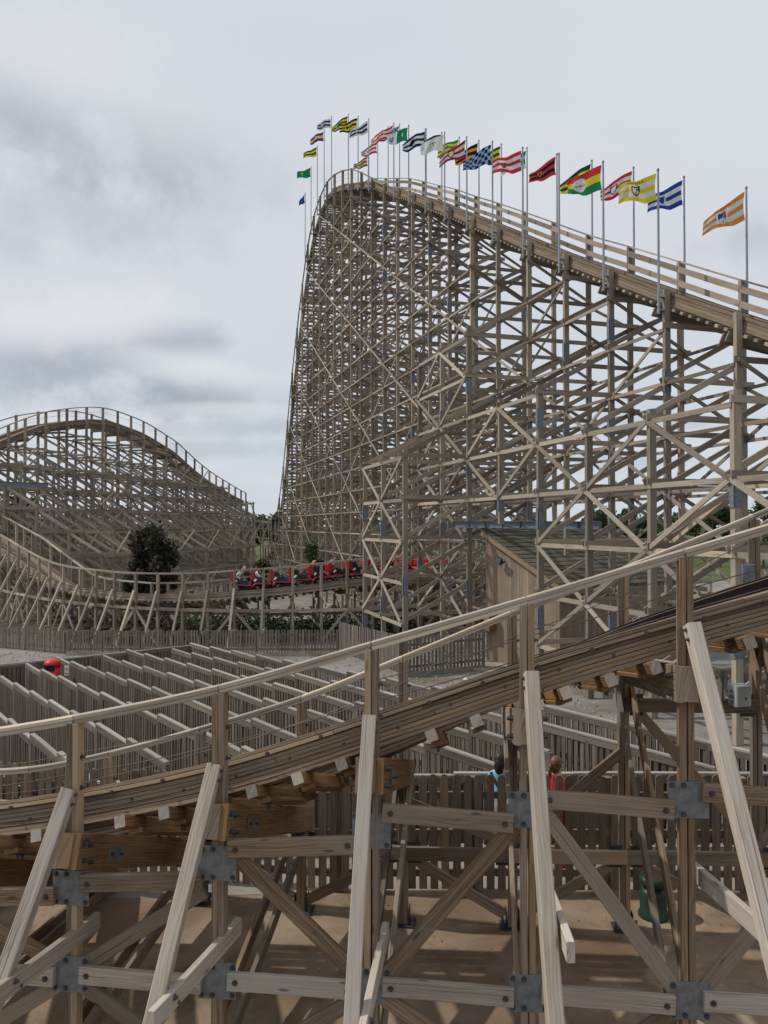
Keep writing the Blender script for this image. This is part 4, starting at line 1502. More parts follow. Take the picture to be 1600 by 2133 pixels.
# inner walls so the shed is closed, kick board, fascia, roof boards
m = MB()
m.beam(SA + sbc * SLEN + UP * (SG + 1.9), SB + sbc * SLEN + UP * (SG + 1.9), 0.05, 3.6)
m.beam(SA + UP * (SG + 2.5) + sab * 0.06, SA + sbc * SLEN + UP * (SG + 2.5) + sab * 0.06, 0.05, 4.9)
m.build('rear_wall', M['clad'], shed)
m = MB(); m.beam(SA + UP * 1.32 - sbc * 0.012, SB + UP * 1.25 - sbc * 0.012, 0.02, 0.05); m.build('weather_strip', M['fore'], shed)
m = MB()
sl = (UP * (SLO - SHI) + sab * SW).normalized()
rn = sl.cross(sbc); rn = rn if rn.z > 0 else -rn
m.beam(SA + UP * (SHI - 0.10) - sl * 0.15 - sbc * 0.16, SB + UP * (SLO - 0.10) + sl * 0.45 - sbc * 0.16, 0.03, 0.2, rn); m.build('barge_board', M['fore'], shed)
rl = (SB + UP * SLO - SA - UP * SHI).length + 0.65
nr = 30
for k in range(nr):
    c = SA + UP * (SHI + 0.03) - sl * 0.2 + sl * (rl * (k + 0.5) / nr) + rn * (0.02 if k % 2 else 0.0)
    m = MB(); m.beam(c - sbc * 0.2, c + sbc * (SLEN + 0.2), rl / nr * 0.8 if k % 2 else rl / nr * 1.15, 0.03, rn); m.build('roof_board', M['roofw'], shed)
m = MB()
m.box(SA + sab * (SW / 2) - sbc * 0.55 + UP * (SG - 0.22), (SW + 1.6, 2.2, 0.5), math.atan2(sab.y, sab.x), 0.02)
m.build('concrete_pad', M['pad'], None, kind='structure')

# lamp, box and fire extinguisher on the shed wall
c = SA + sab * 1.05 - sbc * 0.02 + UP * 3.48
fl_ = empty('flood_light', c, 'black square flood light fixed high on the shed wall', 'lamp')
m = MB(); m.beam(c, c - sbc * 0.22 - UP * 0.08, 0.05, 0.05); m.build('bracket', M['black'], fl_)
m = MB(); hd_ = c - sbc * 0.25 - sab * 0.1; m.beam(hd_ - sab * 0.16 + UP * 0.1, hd_ + sab * 0.16 - UP * 0.02, 0.10, 0.24, UP, 0.01); m.build('housing', M['black'], fl_)
m = MB(); hq = hd_ - sbc * 0.053; m.beam(hq - sab * 0.13 + UP * 0.088, hq + sab * 0.13 - UP * 0.01, 0.012, 0.19); m.build('lens', M['glass'], fl_)
c = SA + sab * 0.25 - sbc * 0.2 + UP * 0.75
bx = empty('wooden_box', c, 'open brown wooden box fixed to the corner of the shed', 'box')
m = MB(); m.box(c - UP * 0.02, (0.62, 0.4, 0.03), math.atan2(sab.y, sab.x)); m.build('bottom', M['rust'], bx)
m = MB(); m.box(c + UP * 0.64, (0.62, 0.4, 0.03), math.atan2(sab.y, sab.x)); m.build('lid', M['rust'], bx)
for q in (-1, 0.15, 1):
    m = MB(); m.box(c + sab * 0.295 * q + UP * 0.31, (0.03, 0.38, 0.62), math.atan2(sab.y, sab.x)); m.build('side', M['rust'], bx)
m = MB(); m.box(c + sab * 0.15 - sbc * 0.19 + UP * 0.31, (0.29, 0.02, 0.6), math.atan2(sab.y, sab.x)); m.build('door', M['fore'], bx)
c = SA + sab * 1.72 - sbc * 0.14 + UP * (SG + 0.05)
fe = empty('fire_extinguisher', c, 'red fire extinguisher standing against the shed wall', 'extinguisher')
m = MB(); m.lathe(c, [(0.02, 0.0), (0.075, 0.01), (0.08, 0.05), (0.08, 0.42), (0.06, 0.49), (0.03, 0.52)], 12); m.build('cylinder', M['redbin'], fe, smooth=True)
m = MB(); m.lathe(c, [(0.081, 0.08), (0.0815, 0.09), (0.0815, 0.2), (0.081, 0.21)], 12); m.build('label_band', M['white'], fe)
m = MB(); m.lathe(c, [(0.028, 0.52), (0.03, 0.60), (0.02, 0.62)], 8); m.beam(c + V((-0.02, 0, 0.6)), c + V((0.12, 0, 0.66)), 0.03, 0.02); m.build('valve', M['black'], fe)
m = MB(); m.tube([c + V((0.02, -0.03, 0.58)), c + V((-0.1, -0.04, 0.56)), c + V((-0.12, -0.05, 0.3)), c + V((-0.11, -0.05, 0.12))], 0.014, 6); m.build('hose', M['black'], fe)

# ------------------------------------------------------------------ picket fences
_pk = {}


def picket_mesh(wd, ht, th, mat, roundtop=True):
    key = (wd, ht, th, mat)
    if key in _pk: return _pk[key]
    lst = []
    for var in range(5):
        m = MB()
        h = ht + R.uniform(-0.012, 0.012)
        if roundtop:
            poly = [(-wd / 2, 0), (wd / 2, 0), (wd / 2, h - wd * 0.5)] + [(wd / 2 * math.cos(a), h - wd * 0.5 + wd / 2 * math.sin(a)) for a in (0.6, 1.2, 1.94, 2.54)] + [(-wd / 2, h - wd * 0.5)]
        else:
            poly = [(-wd / 2, 0), (wd / 2, 0), (wd / 2, h), (-wd / 2, h)]
        tn = R.random(); off = R.random() * 30
        n_ = len(poly)
        m.v = [V((x, -th / 2, z)) for x, z in poly] + [V((x, th / 2, z)) for x, z in poly]
        m.face(range(n_), [(z + off, x) for x, z in poly], tn)
        m.face([n_ + q for q in reversed(range(n_))], [(poly[q][1] + off, poly[q][0] + .3) for q in reversed(range(n_))], tn)
        for i_ in range(n_):
            j_ = (i_ + 1) % n_
            m.face((i_, i_ + n_, j_ + n_, j_), [(poly[i_][1] + off, 0), (poly[i_][1] + off, th), (poly[j_][1] + off, th), (poly[j_][1] + off, 0)], tn)
        me = bpy.data.meshes.new('picket')
        me.from_pydata([tuple(v) for v in m.v], [], m.f)
        uvl = me.uv_layers.new(name='UVMap'); uvl.data.foreach_set('uv', [x for p in m.uv for x in p])
        ta = me.attributes.new('tint', 'FLOAT', 'FACE'); ta.data.foreach_set('value', m.t)
        me.materials.append(M[mat])
        lst.append(me)
    _pk[key] = lst
    return lst


def picket(root, meshes, p, rz, name='picket'):
    o = bpy.data.objects.new(name, R.choice(meshes))
    COL.objects.link(o)
    o.parent = root
    o.location = p - WL[root.name]
    o.rotation_euler = (R.uniform(-0.012, 0.012), R.uniform(-0.015, 0.015), rz)
    return o


def picket_fence(name, label, a, b, ht, wd, pitch, mat, rails=(0.25, 0.8), step=1.9, side=1, board=False, group=None, flat=False, lift_=0.05):
    a, b = V(a), V(b)
    d = V((b.x - a.x, b.y - a.y, 0)); L = d.length; d.normalize()
    nrm = V((d.y, -d.x, 0)) * side
    root = empty(name, V((a.x, a.y, gz(a.x, a.y))), label, 'fence', group)
    rz = math.atan2(d.y, d.x)
    np_ = max(1, int(round(L / step)))
    for k in range(np_ + 1):
        p = a + d * (L * k / np_)
        g_ = gz(p.x, p.y)
        piece('post', root, M[mat], V((p.x, p.y, g_ - 0.05)) - nrm * 0.07, V((p.x, p.y, g_ + ht * 0.97)) - nrm * 0.07, 0.1, 0.1, d)
    for k in range(np_):
        p, q = a + d * (L * k / np_), a + d * (L * (k + 1) / np_)
        for r in rails:
            piece('rail', root, M[mat], V((p.x, p.y, gz(p.x, p.y) + ht * r)) - nrm * 0.03, V((q.x, q.y, gz(q.x, q.y) + ht * r)) - nrm * 0.03, 0.04, 0.09)
        if board:
            piece('kick_board', root, M['pad'], V((p.x, p.y, gz(p.x, p.y) + 0.08)) + nrm * 0.04, V((q.x, q.y, gz(q.x, q.y) + 0.08)) + nrm * 0.04, 0.04, 0.2)
    ms = picket_mesh(wd, ht - lift_, 0.02, mat, not flat)
    n_ = int(L / pitch)
    mass = MB()
    for k in range(n_):
        p = a + d * ((k + 0.5) * L / n_)
        q = V((p.x, p.y, gz(p.x, p.y) + lift_)) + nrm * 0.005
        if k < 298 or n_ <= 300: picket(root, ms, q, rz)
        else: mass.beam(q, q + UP * (ht - lift_), wd, 0.02, nrm)
    mass.build('far_pickets', M[mat], root, kind='stuff')
    return root


picket_fence('picket_fence', 'grey picket fence along the gravel yard at the far left', gpt(-60, 1343), gpt(136, 1361), 1.15, 0.095, 0.15, 'fence', group='grey picket fences round the yard')
picket_fence('picket_fence', 'long grey picket fence in front of the curved track legs', gpt(140, 1364), gpt(705, 1366), 1.2, 0.095, 0.145, 'fence', board=True, group='grey picket fences round the yard')
picket_fence('picket_fence', 'grey picket fence running towards the camera left of the shed', gpt(707, 1366), gpt(832, 1410), 1.55, 0.095, 0.14, 'fence', board=True, group='grey picket fences round the yard')
picket_fence('picket_fence', 'short grey picket fence joining the shed corner', gpt(834, 1411), gpt(1008, 1393), 1.45, 0.095, 0.155, 'fence', board=True, group='grey picket fences round the yard')
picket_fence('picket_fence', 'grey picket fence below the shed, seen under the near track', gpt(1165, 1440), gpt(1640, 1500), 1.15, 0.095, 0.15, 'fence', board=True, group='grey picket fences round the yard')

# tall brown picket fence just behind the near track
pts = [V((-7.6, 12.2, 0)), V((-4.4, 11.2, 0)), V((-0.6, 10.38, 0)), V((6.6, 10.28, 0))]
labs = ['brown round-topped picket fence behind the left end of the near track', 'brown round-topped picket fence behind the middle of the near track', 'brown round-topped picket fence in front of the two walkers']
for i in range(3):
    picket_fence('picket_fence', labs[i], pts[i], pts[i + 1], 1.56, 0.105, 0.15, 'fencebrown', rails=(0.16, 0.5, 0.82), side=1, group='brown picket fences by the path', lift_=0.04)

# ------------------------------------------------------------------ queue maze: parallel stepped fences
B0 = V((-7.67, 30.6, 0)); BD = V((0.79, 0.613, 0)); QD = V((0.613, -0.79, 0))
LANE = 1.27
QH = 1.1
ordinal = ['outermost', 'second', 'third', 'fourth', 'fifth', 'sixth', 'seventh', 'eighth', 'ninth', 'tenth']


def queue_run(root, a, d, L, panel=1.85):
    nrm = V((d.y, -d.x, 0))
    n_ = max(1, int(round(L / panel)))
    mass = MB()
    cnt = 0
    for k in range(n_):
        p, q = a + d * (L * k / n_), a + d * (L * (k + 1) / n_)
        md = (p + q) / 2
        g_ = max(gz(p.x, p.y), gz(q.x, q.y))
        top = g_ + QH
        piece('post', root, M['maze'], V((p.x, p.y, gz(p.x, p.y))), V((p.x, p.y, top + 0.01)), 0.09, 0.09, d)
        if k == n_ - 1: piece('post', root, M['maze'], V((q.x, q.y, gz(q.x, q.y))), V((q.x, q.y, top + 0.01)), 0.09, 0.09, d)
        piece('cap_rail', root, M['cap'], V((p.x, p.y, top + 0.025)), V((q.x, q.y, top + 0.02)), 0.085, 0.04, UP, 0.006)
        piece('rail', root, M['maze'], V((p.x, p.y, top - 0.06)) + nrm * 0.03, V((q.x, q.y, top - 0.06)) + nrm * 0.03, 0.035, 0.10)
        piece('rail', root, M['maze'], V((p.x, p.y, g_ + 0.2)), V((q.x, q.y, g_ + 0.2)), 0.035, 0.10)
        ms = picket_mesh(0.075, QH - 0.12, 0.02, 'maze', False)
        m_ = max(1, int((q - p).length / 0.13))
        for j in range(m_):
            c = p + (q - p) * ((j + 0.5) / m_)
            c = V((c.x, c.y, top - QH + 0.06))
            for s_, c in ((0.028, c), (-0.028, c + d * 0.065)):
                if c.y < 19.5 and cnt < 298 and s_ > 0 and abs(c.x) < c.y * 0.56:
                    picket(root, ms, c + nrm * s_, math.atan2(d.y, d.x)); cnt += 1
                else:
                    cc = c + nrm * s_
                    mass.beam(cc, cc + UP * (QH - 0.12), 0.075, 0.02, nrm)
    mass.build('far_pickets', M['maze'], root, kind='stuff')


for n_ in range(0, 10):
    a = B0 - BD * (LANE * n_)
    even = n_ % 2 == 0
    a = a + QD * (0.0 if even else 1.25)
    yend = 12.0 + (0.0 if not even else 0.0)
    extra = 0.0 if not even else 1.25
    if n_ == 0: extra = 0.0
    L = (a.y - yend) / 0.79 - extra
    lab = ('outermost weathered fence of the queue maze, next to the gravel' if n_ == 0 else
           'grey stepped queue fence, %s row counting from the gravel yard' % ordinal[n_])
    root = empty('queue_fence', V((a.x, a.y, gz(a.x, a.y))), lab, 'fence', 'parallel fences of the queue maze')
    queue_run(root, a, QD, L)
a = B0 - BD * (LANE * 9)
root = empty('queue_fence', V((a.x, a.y, gz(a.x, a.y))), 'grey queue fence closing the far end of the maze, across all the rows', 'fence', 'parallel fences of the queue maze')
queue_run(root, a, BD, LANE * 9)
root = empty('queue_fence', V((-8, 11.75, 0)), 'low queue fence with a pale cap between the path and the maze', 'fence', 'parallel fences of the queue maze')
queue_run(root, V((-8, 11.75, 0)), V((1, 0, 0)), 14.5)

# ------------------------------------------------------------------ people
def skin_body(name, verts, edges, radii, mats, paint, parent=None, sub=1):
    """one continuous body grown along a skeleton; paint(co) picks the material slot"""
    me = bpy.data.meshes.new(name)
    me.from_pydata(verts, edges, [])
    ob = bpy.data.objects.new(name, me)
    COL.objects.link(ob)
    ob.modifiers.new('skin', 'SKIN')
    sv = me.skin_vertices[0].data
    for i, r in enumerate(radii):
        rr = r if isinstance(r, tuple) else (r, r)
        sv[i].radius = rr
        sv[i].use_root = (i == 0)
    sd = ob.modifiers.new('sub', 'SUBSURF'); sd.levels = sub; sd.render_levels = sub
    dg = bpy.context.evaluated_depsgraph_get()
    ev = ob.evaluated_get(dg)
    m2 = bpy.data.meshes.new_from_object(ev)
    bpy.data.objects.remove(ob)
    bpy.data.meshes.remove(me)
    m2.name = name
    m2.materials.clear()
    for q in mats: m2.materials.append(q)
    for p in m2.polygons:
        p.use_smooth = True
        p.material_index = paint(p.center)
    o = bpy.data.objects.new(name, m2)
    COL.objects.link(o)
    WL[o.name] = V((0, 0, 0))
    if parent: o.parent = parent
    return o


def blob(name, mat, parent, parts, n=10):
    """hair: a few fused flattened balls"""
    m = MB()
    for c, r in parts:
        c = V(c); r = V(r)
        rings = []
        for i in range(n + 1):
            a = -math.pi / 2 + math.pi * i / n
            rr = max(0.02, math.cos(a))
            rings.append([c + V((r.x * rr * math.cos(2 * math.pi * k / 14), r.y * rr * math.sin(2 * math.pi * k / 14), r.z * math.sin(a))) for k in range(14)])
        m.ring_sweep(rings, [0] * (n + 1))
    return m.build(name, mat, parent, origin=(0, 0, 0), smooth=True)


def walker(label, loc, rotz, hgt, top, bottom, shoe, hairm, ponytail, strap=None):
    s = hgt / 1.65
    root = empty('person', (0, 0, 0), label, 'person')
    V_ = [(0, 0, .93), (0, 0, 1.08), (0, 0.01, 1.24), (0, 0, 1.36), (0, -0.005, 1.435), (0, 0.015, 1.50), (0, 0.03, 1.575),  # spine 0-6
          (.15, 0, 1.345), (.20, -.05, 1.12), (.19, .04, .91), (.185, .075, .83),        # right arm 7-10
          (-.15, 0, 1.345), (-.20, .02, 1.12), (-.19, .12, .93), (-.185, .17, .86),     # left arm 11-14
          (.085, 0, .90), (.085, .13, .50), (.085, .02, .10), (.085, .16, .045),        # right leg 15-18
          (-.085, 0, .90), (-.085, -.05, .49), (-.085, -.26, .14), (-.085, -.15, .045)]
    E_ = [(0, 1), (1, 2), (2, 3), (3, 4), (4, 5), (5, 6), (3, 7), (7, 8), (8, 9), (9, 10), (3, 11), (11, 12), (12, 13), (13, 14), (0, 15), (15, 16), (16, 17), (17, 18), (0, 19), (19, 20), (20, 21), (21, 22)]
    Rr = [(.15, .115), (.125, .095), (.14, .10), (.10, .075), .052, (.07, .085), (.072, .088), .055, .042, .032, .038, .055, .042, .032, .038,
          .085, .058, .040, .045, .085, .058, .040, .045]
    def pick(c):
        if c.z < 0.13: return 3
        if abs(c.x) > 0.155 and c.z < 1.22: return 0
        if c.z > 1.395: return 0
        if c.z > 0.96: return 1
        if c.z > 0.58: return 2
        return 0
    b = skin_body('body', V_, E_, Rr, [M['skin'], plain('top_cloth', top, 0.85), plain('bottom_cloth', bottom, 0.85), plain('shoe', shoe, 0.6)], pick, root)
    parts = [((0, 0.0, 1.575), (.088, .098, .105)), ((0, -.025, 1.52), (.08, .075, .10))]
    if ponytail: parts += [((0, -.11, 1.53), (.03, .04, .05)), ((0, -.135, 1.44), (.026, .03, .09))]
    else: parts += [((0.0, -.055, 1.49), (.072, .06, .13))]
    blob('hair', hairm, root, parts)
    for q in (-1, 1):
        m = MB(); m.lathe((q * .034, .112, 1.565), [(.004, -.008), (.011, 0), (.004, .008)], 8); m.build('eye', M['black'], root, origin=(0, 0, 0))
        m = MB(); m.lathe((q * .082, .03, 1.55), [(.006, -.03), (.018, -.01), (.018, .015), (.006, .03)], 8); m.build('ear', M['skin'], root, origin=(0, 0, 0))
    m = MB(); m.tube([(0, .11, 1.56), (0, .13, 1.525), (0, .108, 1.515)], [.008, .014, .010], 6); m.build('nose', M['skin'], root, origin=(0, 0, 0))
    # hands: palm, four fingers and thumb, slightly curled
    for side, (wx, wy, wz) in ((1, (.185, .075, .83)), (-1, (-.185, .17, .86))):
        m = MB()
        m.beam((wx, wy, wz + .03), (wx, wy + .01, wz - .05), .03, .075, V((0, 1, 0)), .008)
        for k in range(4):
            y0 = wy - .027 + k * .019
            ln = (.06, .072, .068, .052)[k]
            m.tube([(wx, y0, wz - .045), (wx - side * .006, y0 + .004, wz - .045 - ln * .55), (wx - side * .022, y0 + .006, wz - .045 - ln)], [.0095, .0085, .007], 6)
        m.tube([(wx, wy + .035, wz + .0), (wx - side * .012, wy + .058, wz - .025), (wx - side * .02, wy + .06, wz - .055)], [.011, .010, .008], 6)
        m.build('hand', M['skin'], root, origin=(0, 0, 0), smooth=True)
    if strap:
        m = MB(); m.tube([(-.12, .07, 1.37), (-.12, -.07, 1.375), (-.02, -.115, 1.25), (.10, -.11, 1.10), (.16, -.06, 1.0)], .018, 6); m.build('bag_strap', M['black'], root, origin=(0, 0, 0))
    root.location = loc
    root.rotation_euler = (0, 0, rotz)
    root.scale = (s, s, s)
    return root


walker('woman in a light blue top walking away behind the brown fence', (1.66, 11.0, 0.004), -0.55, 1.64, (0.16, 0.42, 0.58), (0.55, 0.53, 0.52), (0.55, 0.56, 0.58), M['hairdark'], False, True)
walker('girl in red with a brown ponytail walking behind the brown fence', (2.44, 10.95, 0.004), -0.95, 1.60, (0.42, 0.02, 0.035), (0.34, 0.015, 0.02), (0.60, 0.02, 0.025), M['hairbrown'], True)

# ------------------------------------------------------------------ coaster train
def make_car():
    c = empty('coaster_car', (0, 0, 0))
    O0 = (0, 0, 0)
    m = MB(); m.beam((-0.46, 0, 0.14), (0.46, 0, 0.14), 0.9, 0.10, UP, 0.02); m.build('chassis', M['black'], c, origin=O0)
    for sy in (-1, 1):
        # swooping red mudguard
        ps = [V((-0.50, sy * 0.56, 0.13)), V((-0.44, sy * 0.56, 0.24)), V((-0.30, sy * 0.56, 0.31)), V((-0.10, sy * 0.56, 0.30)), V((0.16, sy * 0.56, 0.25)), V((0.50, sy * 0.56, 0.22))]
        m = MB(); m.sweep(ps, [V((0, 1, 0))] * 6, [V((-.7, 0, .7)), V((-.5, 0, .85)), UP, UP, UP, UP], 0.16, 0.06, 0.012); m.build('mudguard', M['red'], c, origin=O0)
        # black side shell rising to the seat back
        poly = [(-0.40, 0.30), (0.36, 0.25), (0.28, 0.38), (0.05, 0.48), (-0.14, 0.66), (-0.26, 0.72), (-0.38, 0.52)]
        m = MB(); m.prism(poly, (V((0, sy * 0.50 - 0.02, 0)), V((1, 0, 0)), UP, V((0, 1, 0))), 0.04); m.build('side_shell', M['black'], c, origin=O0)
        w_ = MB(); w_.tube([(-0.22, sy * 0.52, 0.10), (-0.22, sy * 0.60, 0.10)], 0.095, 14); wh = w_.build('wheel', M['tyre'], c, origin=O0); w_ = MB(); w_.tube([(-0.22, sy * 0.598, 0.10), (-0.22, sy * 0.612, 0.10)], 0.045, 10); w_.build('hub', M['galv'], wh, origin=O0)
        w_ = MB(); w_.tube([(-0.20, sy * 0.54, -0.12), (-0.20, sy * 0.60, -0.12)], 0.05, 10); w_.build('wheel', M['tyre'], c, origin=O0)
        # restraint hinge and grab hoop over the seat
        m = MB(); m.tube([(-0.36, sy * 0.50, 0.46), (-0.24, sy * 0.54, 0.56)], 0.055, 10); m.build('restraint_hinge', M['white'], c, origin=O0)
        arc = [(-0.42 + 0.21 * (1 - math.cos(a)) * 0.9 - 0.02, sy * 0.28 + 0.24 * 0, 0.88 + 0.24 * math.sin(a)) for a in [math.pi * k / 10 for k in range(11)]]
        m = MB(); m.tube(arc, 0.017, 6); m.build('grab_hoop', M['hoop'], c, origin=O0)
        # seat
        m = MB()
        ps = [V((-0.22, sy * 0.27, 0.36)), V((-0.34, sy * 0.27, 0.60)), V((-0.42, sy * 0.27, 0.84)), V((-0.46, sy * 0.27, 1.00))]
        m.sweep(ps, [V((0, 1, 0))] * 4, [V((-.9, 0, -.4))] * 4, 0.40, 0.11, 0.03); sbk = m.build('seat_back', M['red'], c, origin=O0)
        m = MB(); m.beam((-0.24, sy * 0.27, 0.38), (0.14, sy * 0.27, 0.42), 0.42, 0.09, UP, 0.02); m.build('seat', M['black'], c, origin=O0)
        m = MB(); m.prism([(-0.60, 0.60), (-0.42, 0.46), (-0.36, 0.80), (-0.40, 1.0), (-0.50, 1.04), (-0.60, 0.92)], (V((0, sy * 0.27 - 0.21, 0)), V((1, 0, 0)), UP, V((0, 1, 0))), 0.42); m.build('seat_shell', M['red'], c, origin=O0)
        m = MB(); m.beam((-0.50, sy * 0.27, 0.86), (-0.53, sy * 0.27, 0.98), 0.36, 0.05, V((-1, 0, 0)), 0.02); m.build('headrest', M['red'], sbk, origin=O0)
        m = MB(); m.tube([(-0.12, sy * 0.12, 0.52), (0.06, sy * 0.12, 0.60), (0.10, sy * 0.27, 0.62), (0.06, sy * 0.42, 0.60), (-0.12, sy * 0.46, 0.52)], 0.022, 6); m.build('lap_bar', M['black'], c, origin=O0)
    poly = [(0.36, 0.20), (0.48, 0.22), (0.50, 0.46), (0.44, 0.52), (0.38, 0.40)]
    m = MB(); m.prism(poly, (V((0, -0.5, 0)), V((1, 0, 0)), UP, V((0, 1, 0))), 1.0); m.build('front_panel', M['red'], c, origin=O0)
    return c


# where the cars stand: measured along the curved track
def track_pose(xpix):
    best = None
    for k in range(nC * 20):
        t = k / 20
        if t > nC - 1.01: break
        p = DC.pt(t, 1.13, 0.0)
        x = 800 + p.x / p.y * 1600
        if best is None or abs(x - xpix) < best[0]: best = (abs(x - xpix), t)
    return best[1]


def pose_matrix(t):
    n, f, T, S, U = DC.frame(t)
    if T.x < 0: T = -T
    Y = U.cross(T)
    p = DC.pt(t, 1.13, 0.015)
    return Matrix(((T.x, Y.x, U.x, p.x), (T.y, Y.y, U.y, p.y), (T.z, Y.z, U.z, p.z), (0, 0, 0, 1)))


car0 = make_car()
tc = track_pose(508)
cars = []
for k in range(13):
    c = car0 if k == 0 else copy_tree(car0)
    lab = ('rearmost red and black coaster car, at the left end of the train' if k == 0 else
           'front red and black coaster car, half hidden by the shed' if k == 12 else
           'red and black coaster car, %s from the left end of the train' % ordinal[k] if k < 10 else
           'red and black coaster car, %s from the left end of the train' % ('eleventh' if k == 10 else 'twelfth'))
    tag(c, lab, 'coaster car', 'cars of the red coaster train')
    # step along the track by car pitch
    mt = pose_matrix(tc)
    c.matrix_world = mt
    cars.append(mt)
    p0 = DC.pt(tc, 1.13)
    while (DC.pt(tc, 1.13) - p0).length < 1.02: tc += 0.01


def rider(mt, sy, label, top, legc, hairm, arms):
    root = empty('person', (0, 0, 0), label, 'person', 'riders in the red train')
    y = sy * 0.27
    hx_, hz = -0.22, 1.16
    if arms == 'up':
        ra = [(-0.20, y - .17, .90), (-0.02, y - .20, 1.06), (0.16, y - .19, 1.26), (0.20, y - .18, 1.33)]
        la = [(-0.20, y + .17, .90), (-0.02, y + .20, 1.06), (0.14, y + .19, 1.28), (0.18, y + .18, 1.35)]
    elif arms == 'back':
        ra = [(-0.22, y - .17, .90), (-0.36, y - .24, 1.06), (-0.20, y - .22, 1.20), (-0.13, y - .2, 1.22)]
        la = [(-0.22, y + .17, .90), (-0.36, y + .24, 1.06), (-0.20, y + .22, 1.20), (-0.13, y + .2, 1.22)]
    else:
        ra = [(-0.22, y - .17, .90), (-0.10, y - .20, .70), (0.06, y - .13, .68), (0.11, y - .1, .69)]
        la = [(-0.22, y + .17, .90), (-0.10, y + .20, .70), (0.06, y + .13, .68), (0.11, y + .1, .69)]
    V_ = [(-0.18, y, .50), (-0.22, y, .66), (-0.24, y, .80), (-0.23, y, .92), (-0.22, y, 1.0), (-0.21, y, 1.06), (-0.20, y, 1.13)] + ra + la + \
         [(-0.12, y - .09, .50), (0.26, y - .09, .56), (0.36, y - .09, .24), (0.44, y - .09, .21), (-0.12, y + .09, .50), (0.26, y + .09, .56), (0.36, y + .09, .24), (0.44, y + .09, .21)]
    E_ = [(0, 1), (1, 2), (2, 3), (3, 4), (4, 5), (5, 6), (3, 7), (7, 8), (8, 9), (9, 10), (3, 11), (11, 12), (12, 13), (13, 14), (0, 15), (15, 16), (16, 17), (17, 18), (0, 19), (19, 20), (20, 21), (21, 22)]
    Rr = [(.13, .11), (.12, .10), (.135, .10), .09, .05, (.08, .075), (.082, .075), .052, .04, .032, .036, .052, .04, .032, .036, .08, .055, .042, .045, .08, .055, .042, .045]
    def pick(c):
        if c.z > 0.965 and abs(c.y - y) < 0.11: return 0
        if c.z < 0.56 or c.x > 0.12 and c.z < 0.64: return 2
        if abs(c.y - y) > 0.165 and (c.x > -0.06 or c.z > 1.08): return 0
        return 1
    b = skin_body('body', V_, E_, Rr, [M['skin'], plain('rider_top', top, 0.85), plain('rider_trousers', legc, 0.85)], pick, root)
    blob('hair', hairm, root, [((-0.235, y, 1.155), (.085, .088, .10)), ((-0.27, y, 1.09), (.05, .07, .08))], 6)
    root.matrix_world = mt


JEAN = (0.06, 0.10, 0.20)
rider(cars[0], -1, 'rider in white with arms up, rearmost car', (0.55, 0.56, 0.58), JEAN, M['hairdark'], 'up')
rider(cars[1], -1, 'rider in a white shirt, second car from the left', (0.60, 0.60, 0.60), (0.30, 0.22, 0.18), M['hairbrown'], 'down')
rider(cars[2], -1, 'rider in dark clothes and jeans, third car from the left', (0.05, 0.05, 0.06), JEAN, M['hairdark'], 'down')
rider(cars[3], -1, 'rider in dark green and jeans, fourth car from the left', (0.02, 0.05, 0.03), JEAN, M['hairdark'], 'down')
rider(cars[4], -1, 'fair-haired rider with raised arms, fifth car from the left', (0.06, 0.06, 0.07), (0.45, 0.25, 0.25), M['hairfair'], 'back')
rider(cars[5], -1, 'rider in grey with hands behind the head, sixth car from the left', (0.30, 0.31, 0.32), (0.04, 0.04, 0.05), M['hairdark'], 'back')
rider(cars[6], -1, 'rider in black, seventh car from the left', (0.03, 0.03, 0.03), (0.05, 0.05, 0.06), M['hairdark'], 'down')
rider(cars[8], -1, 'rider in dark blue, ninth car from the left', (0.03, 0.04, 0.08), JEAN, M['hairbrown'], 'down')

# ------------------------------------------------------------------ trees and plants
def crown_mesh(m, c, rad, n, leaf, lumps=9, flat=0.55, cone=False):
    """leaf-sized faces spread through several uneven lumps"""
    L = []
    for k in range(lumps):
        a = R.random() * 6.283
        h = R.uniform(-0.75, 0.8)
        rr = math.sqrt(max(0.05, 1 - h * h)) * R.uniform(0.35, 0.75)
        if cone:
            h = -0.8 + 1.65 * (k + 0.5) / lumps
            a = k * 2.4 + R.uniform(-0.5, 0.5)
            rr = math.sqrt(max(0.02, 1 - h * h)) * R.uniform(0.3, 1.0) * (0.95 - 0.5 * h)
        L.append((V((math.cos(a) * rr * rad.x, math.sin(a) * rr * rad.y, h * rad.z)), R.uniform(0.22, 0.34) if cone else R.uniform(0.28, 0.5)))
    for _ in range(n):
        lc, ls = R.choice(L)
        d = V((R.gauss(0, 1), R.gauss(0, 1), R.gauss(0, 1))).normalized() * (R.random() ** 0.4)
        p = c + lc + V((d.x * rad.x, d.y * rad.y, d.z * rad.z)) * ls
        s_ = leaf * R.uniform(0.6, 1.4)
        nx = V((R.gauss(0, 1), R.gauss(0, 1), R.gauss(0.6, 1))).normalized()
        e1 = nx.cross(V((R.gauss(0, 1), R.gauss(0, 1), R.gauss(0, 1)))).normalized() * s_
        e2 = nx.cross(e1).normalized() * s_ * flat
        b0 = len(m.v)
        m.v.extend([p - e1, p + e2, p + e1, p - e2])
        m.face((b0, b0 + 1, b0 + 2, b0 + 3), [(0, 0)] * 4, R.random())
    return L


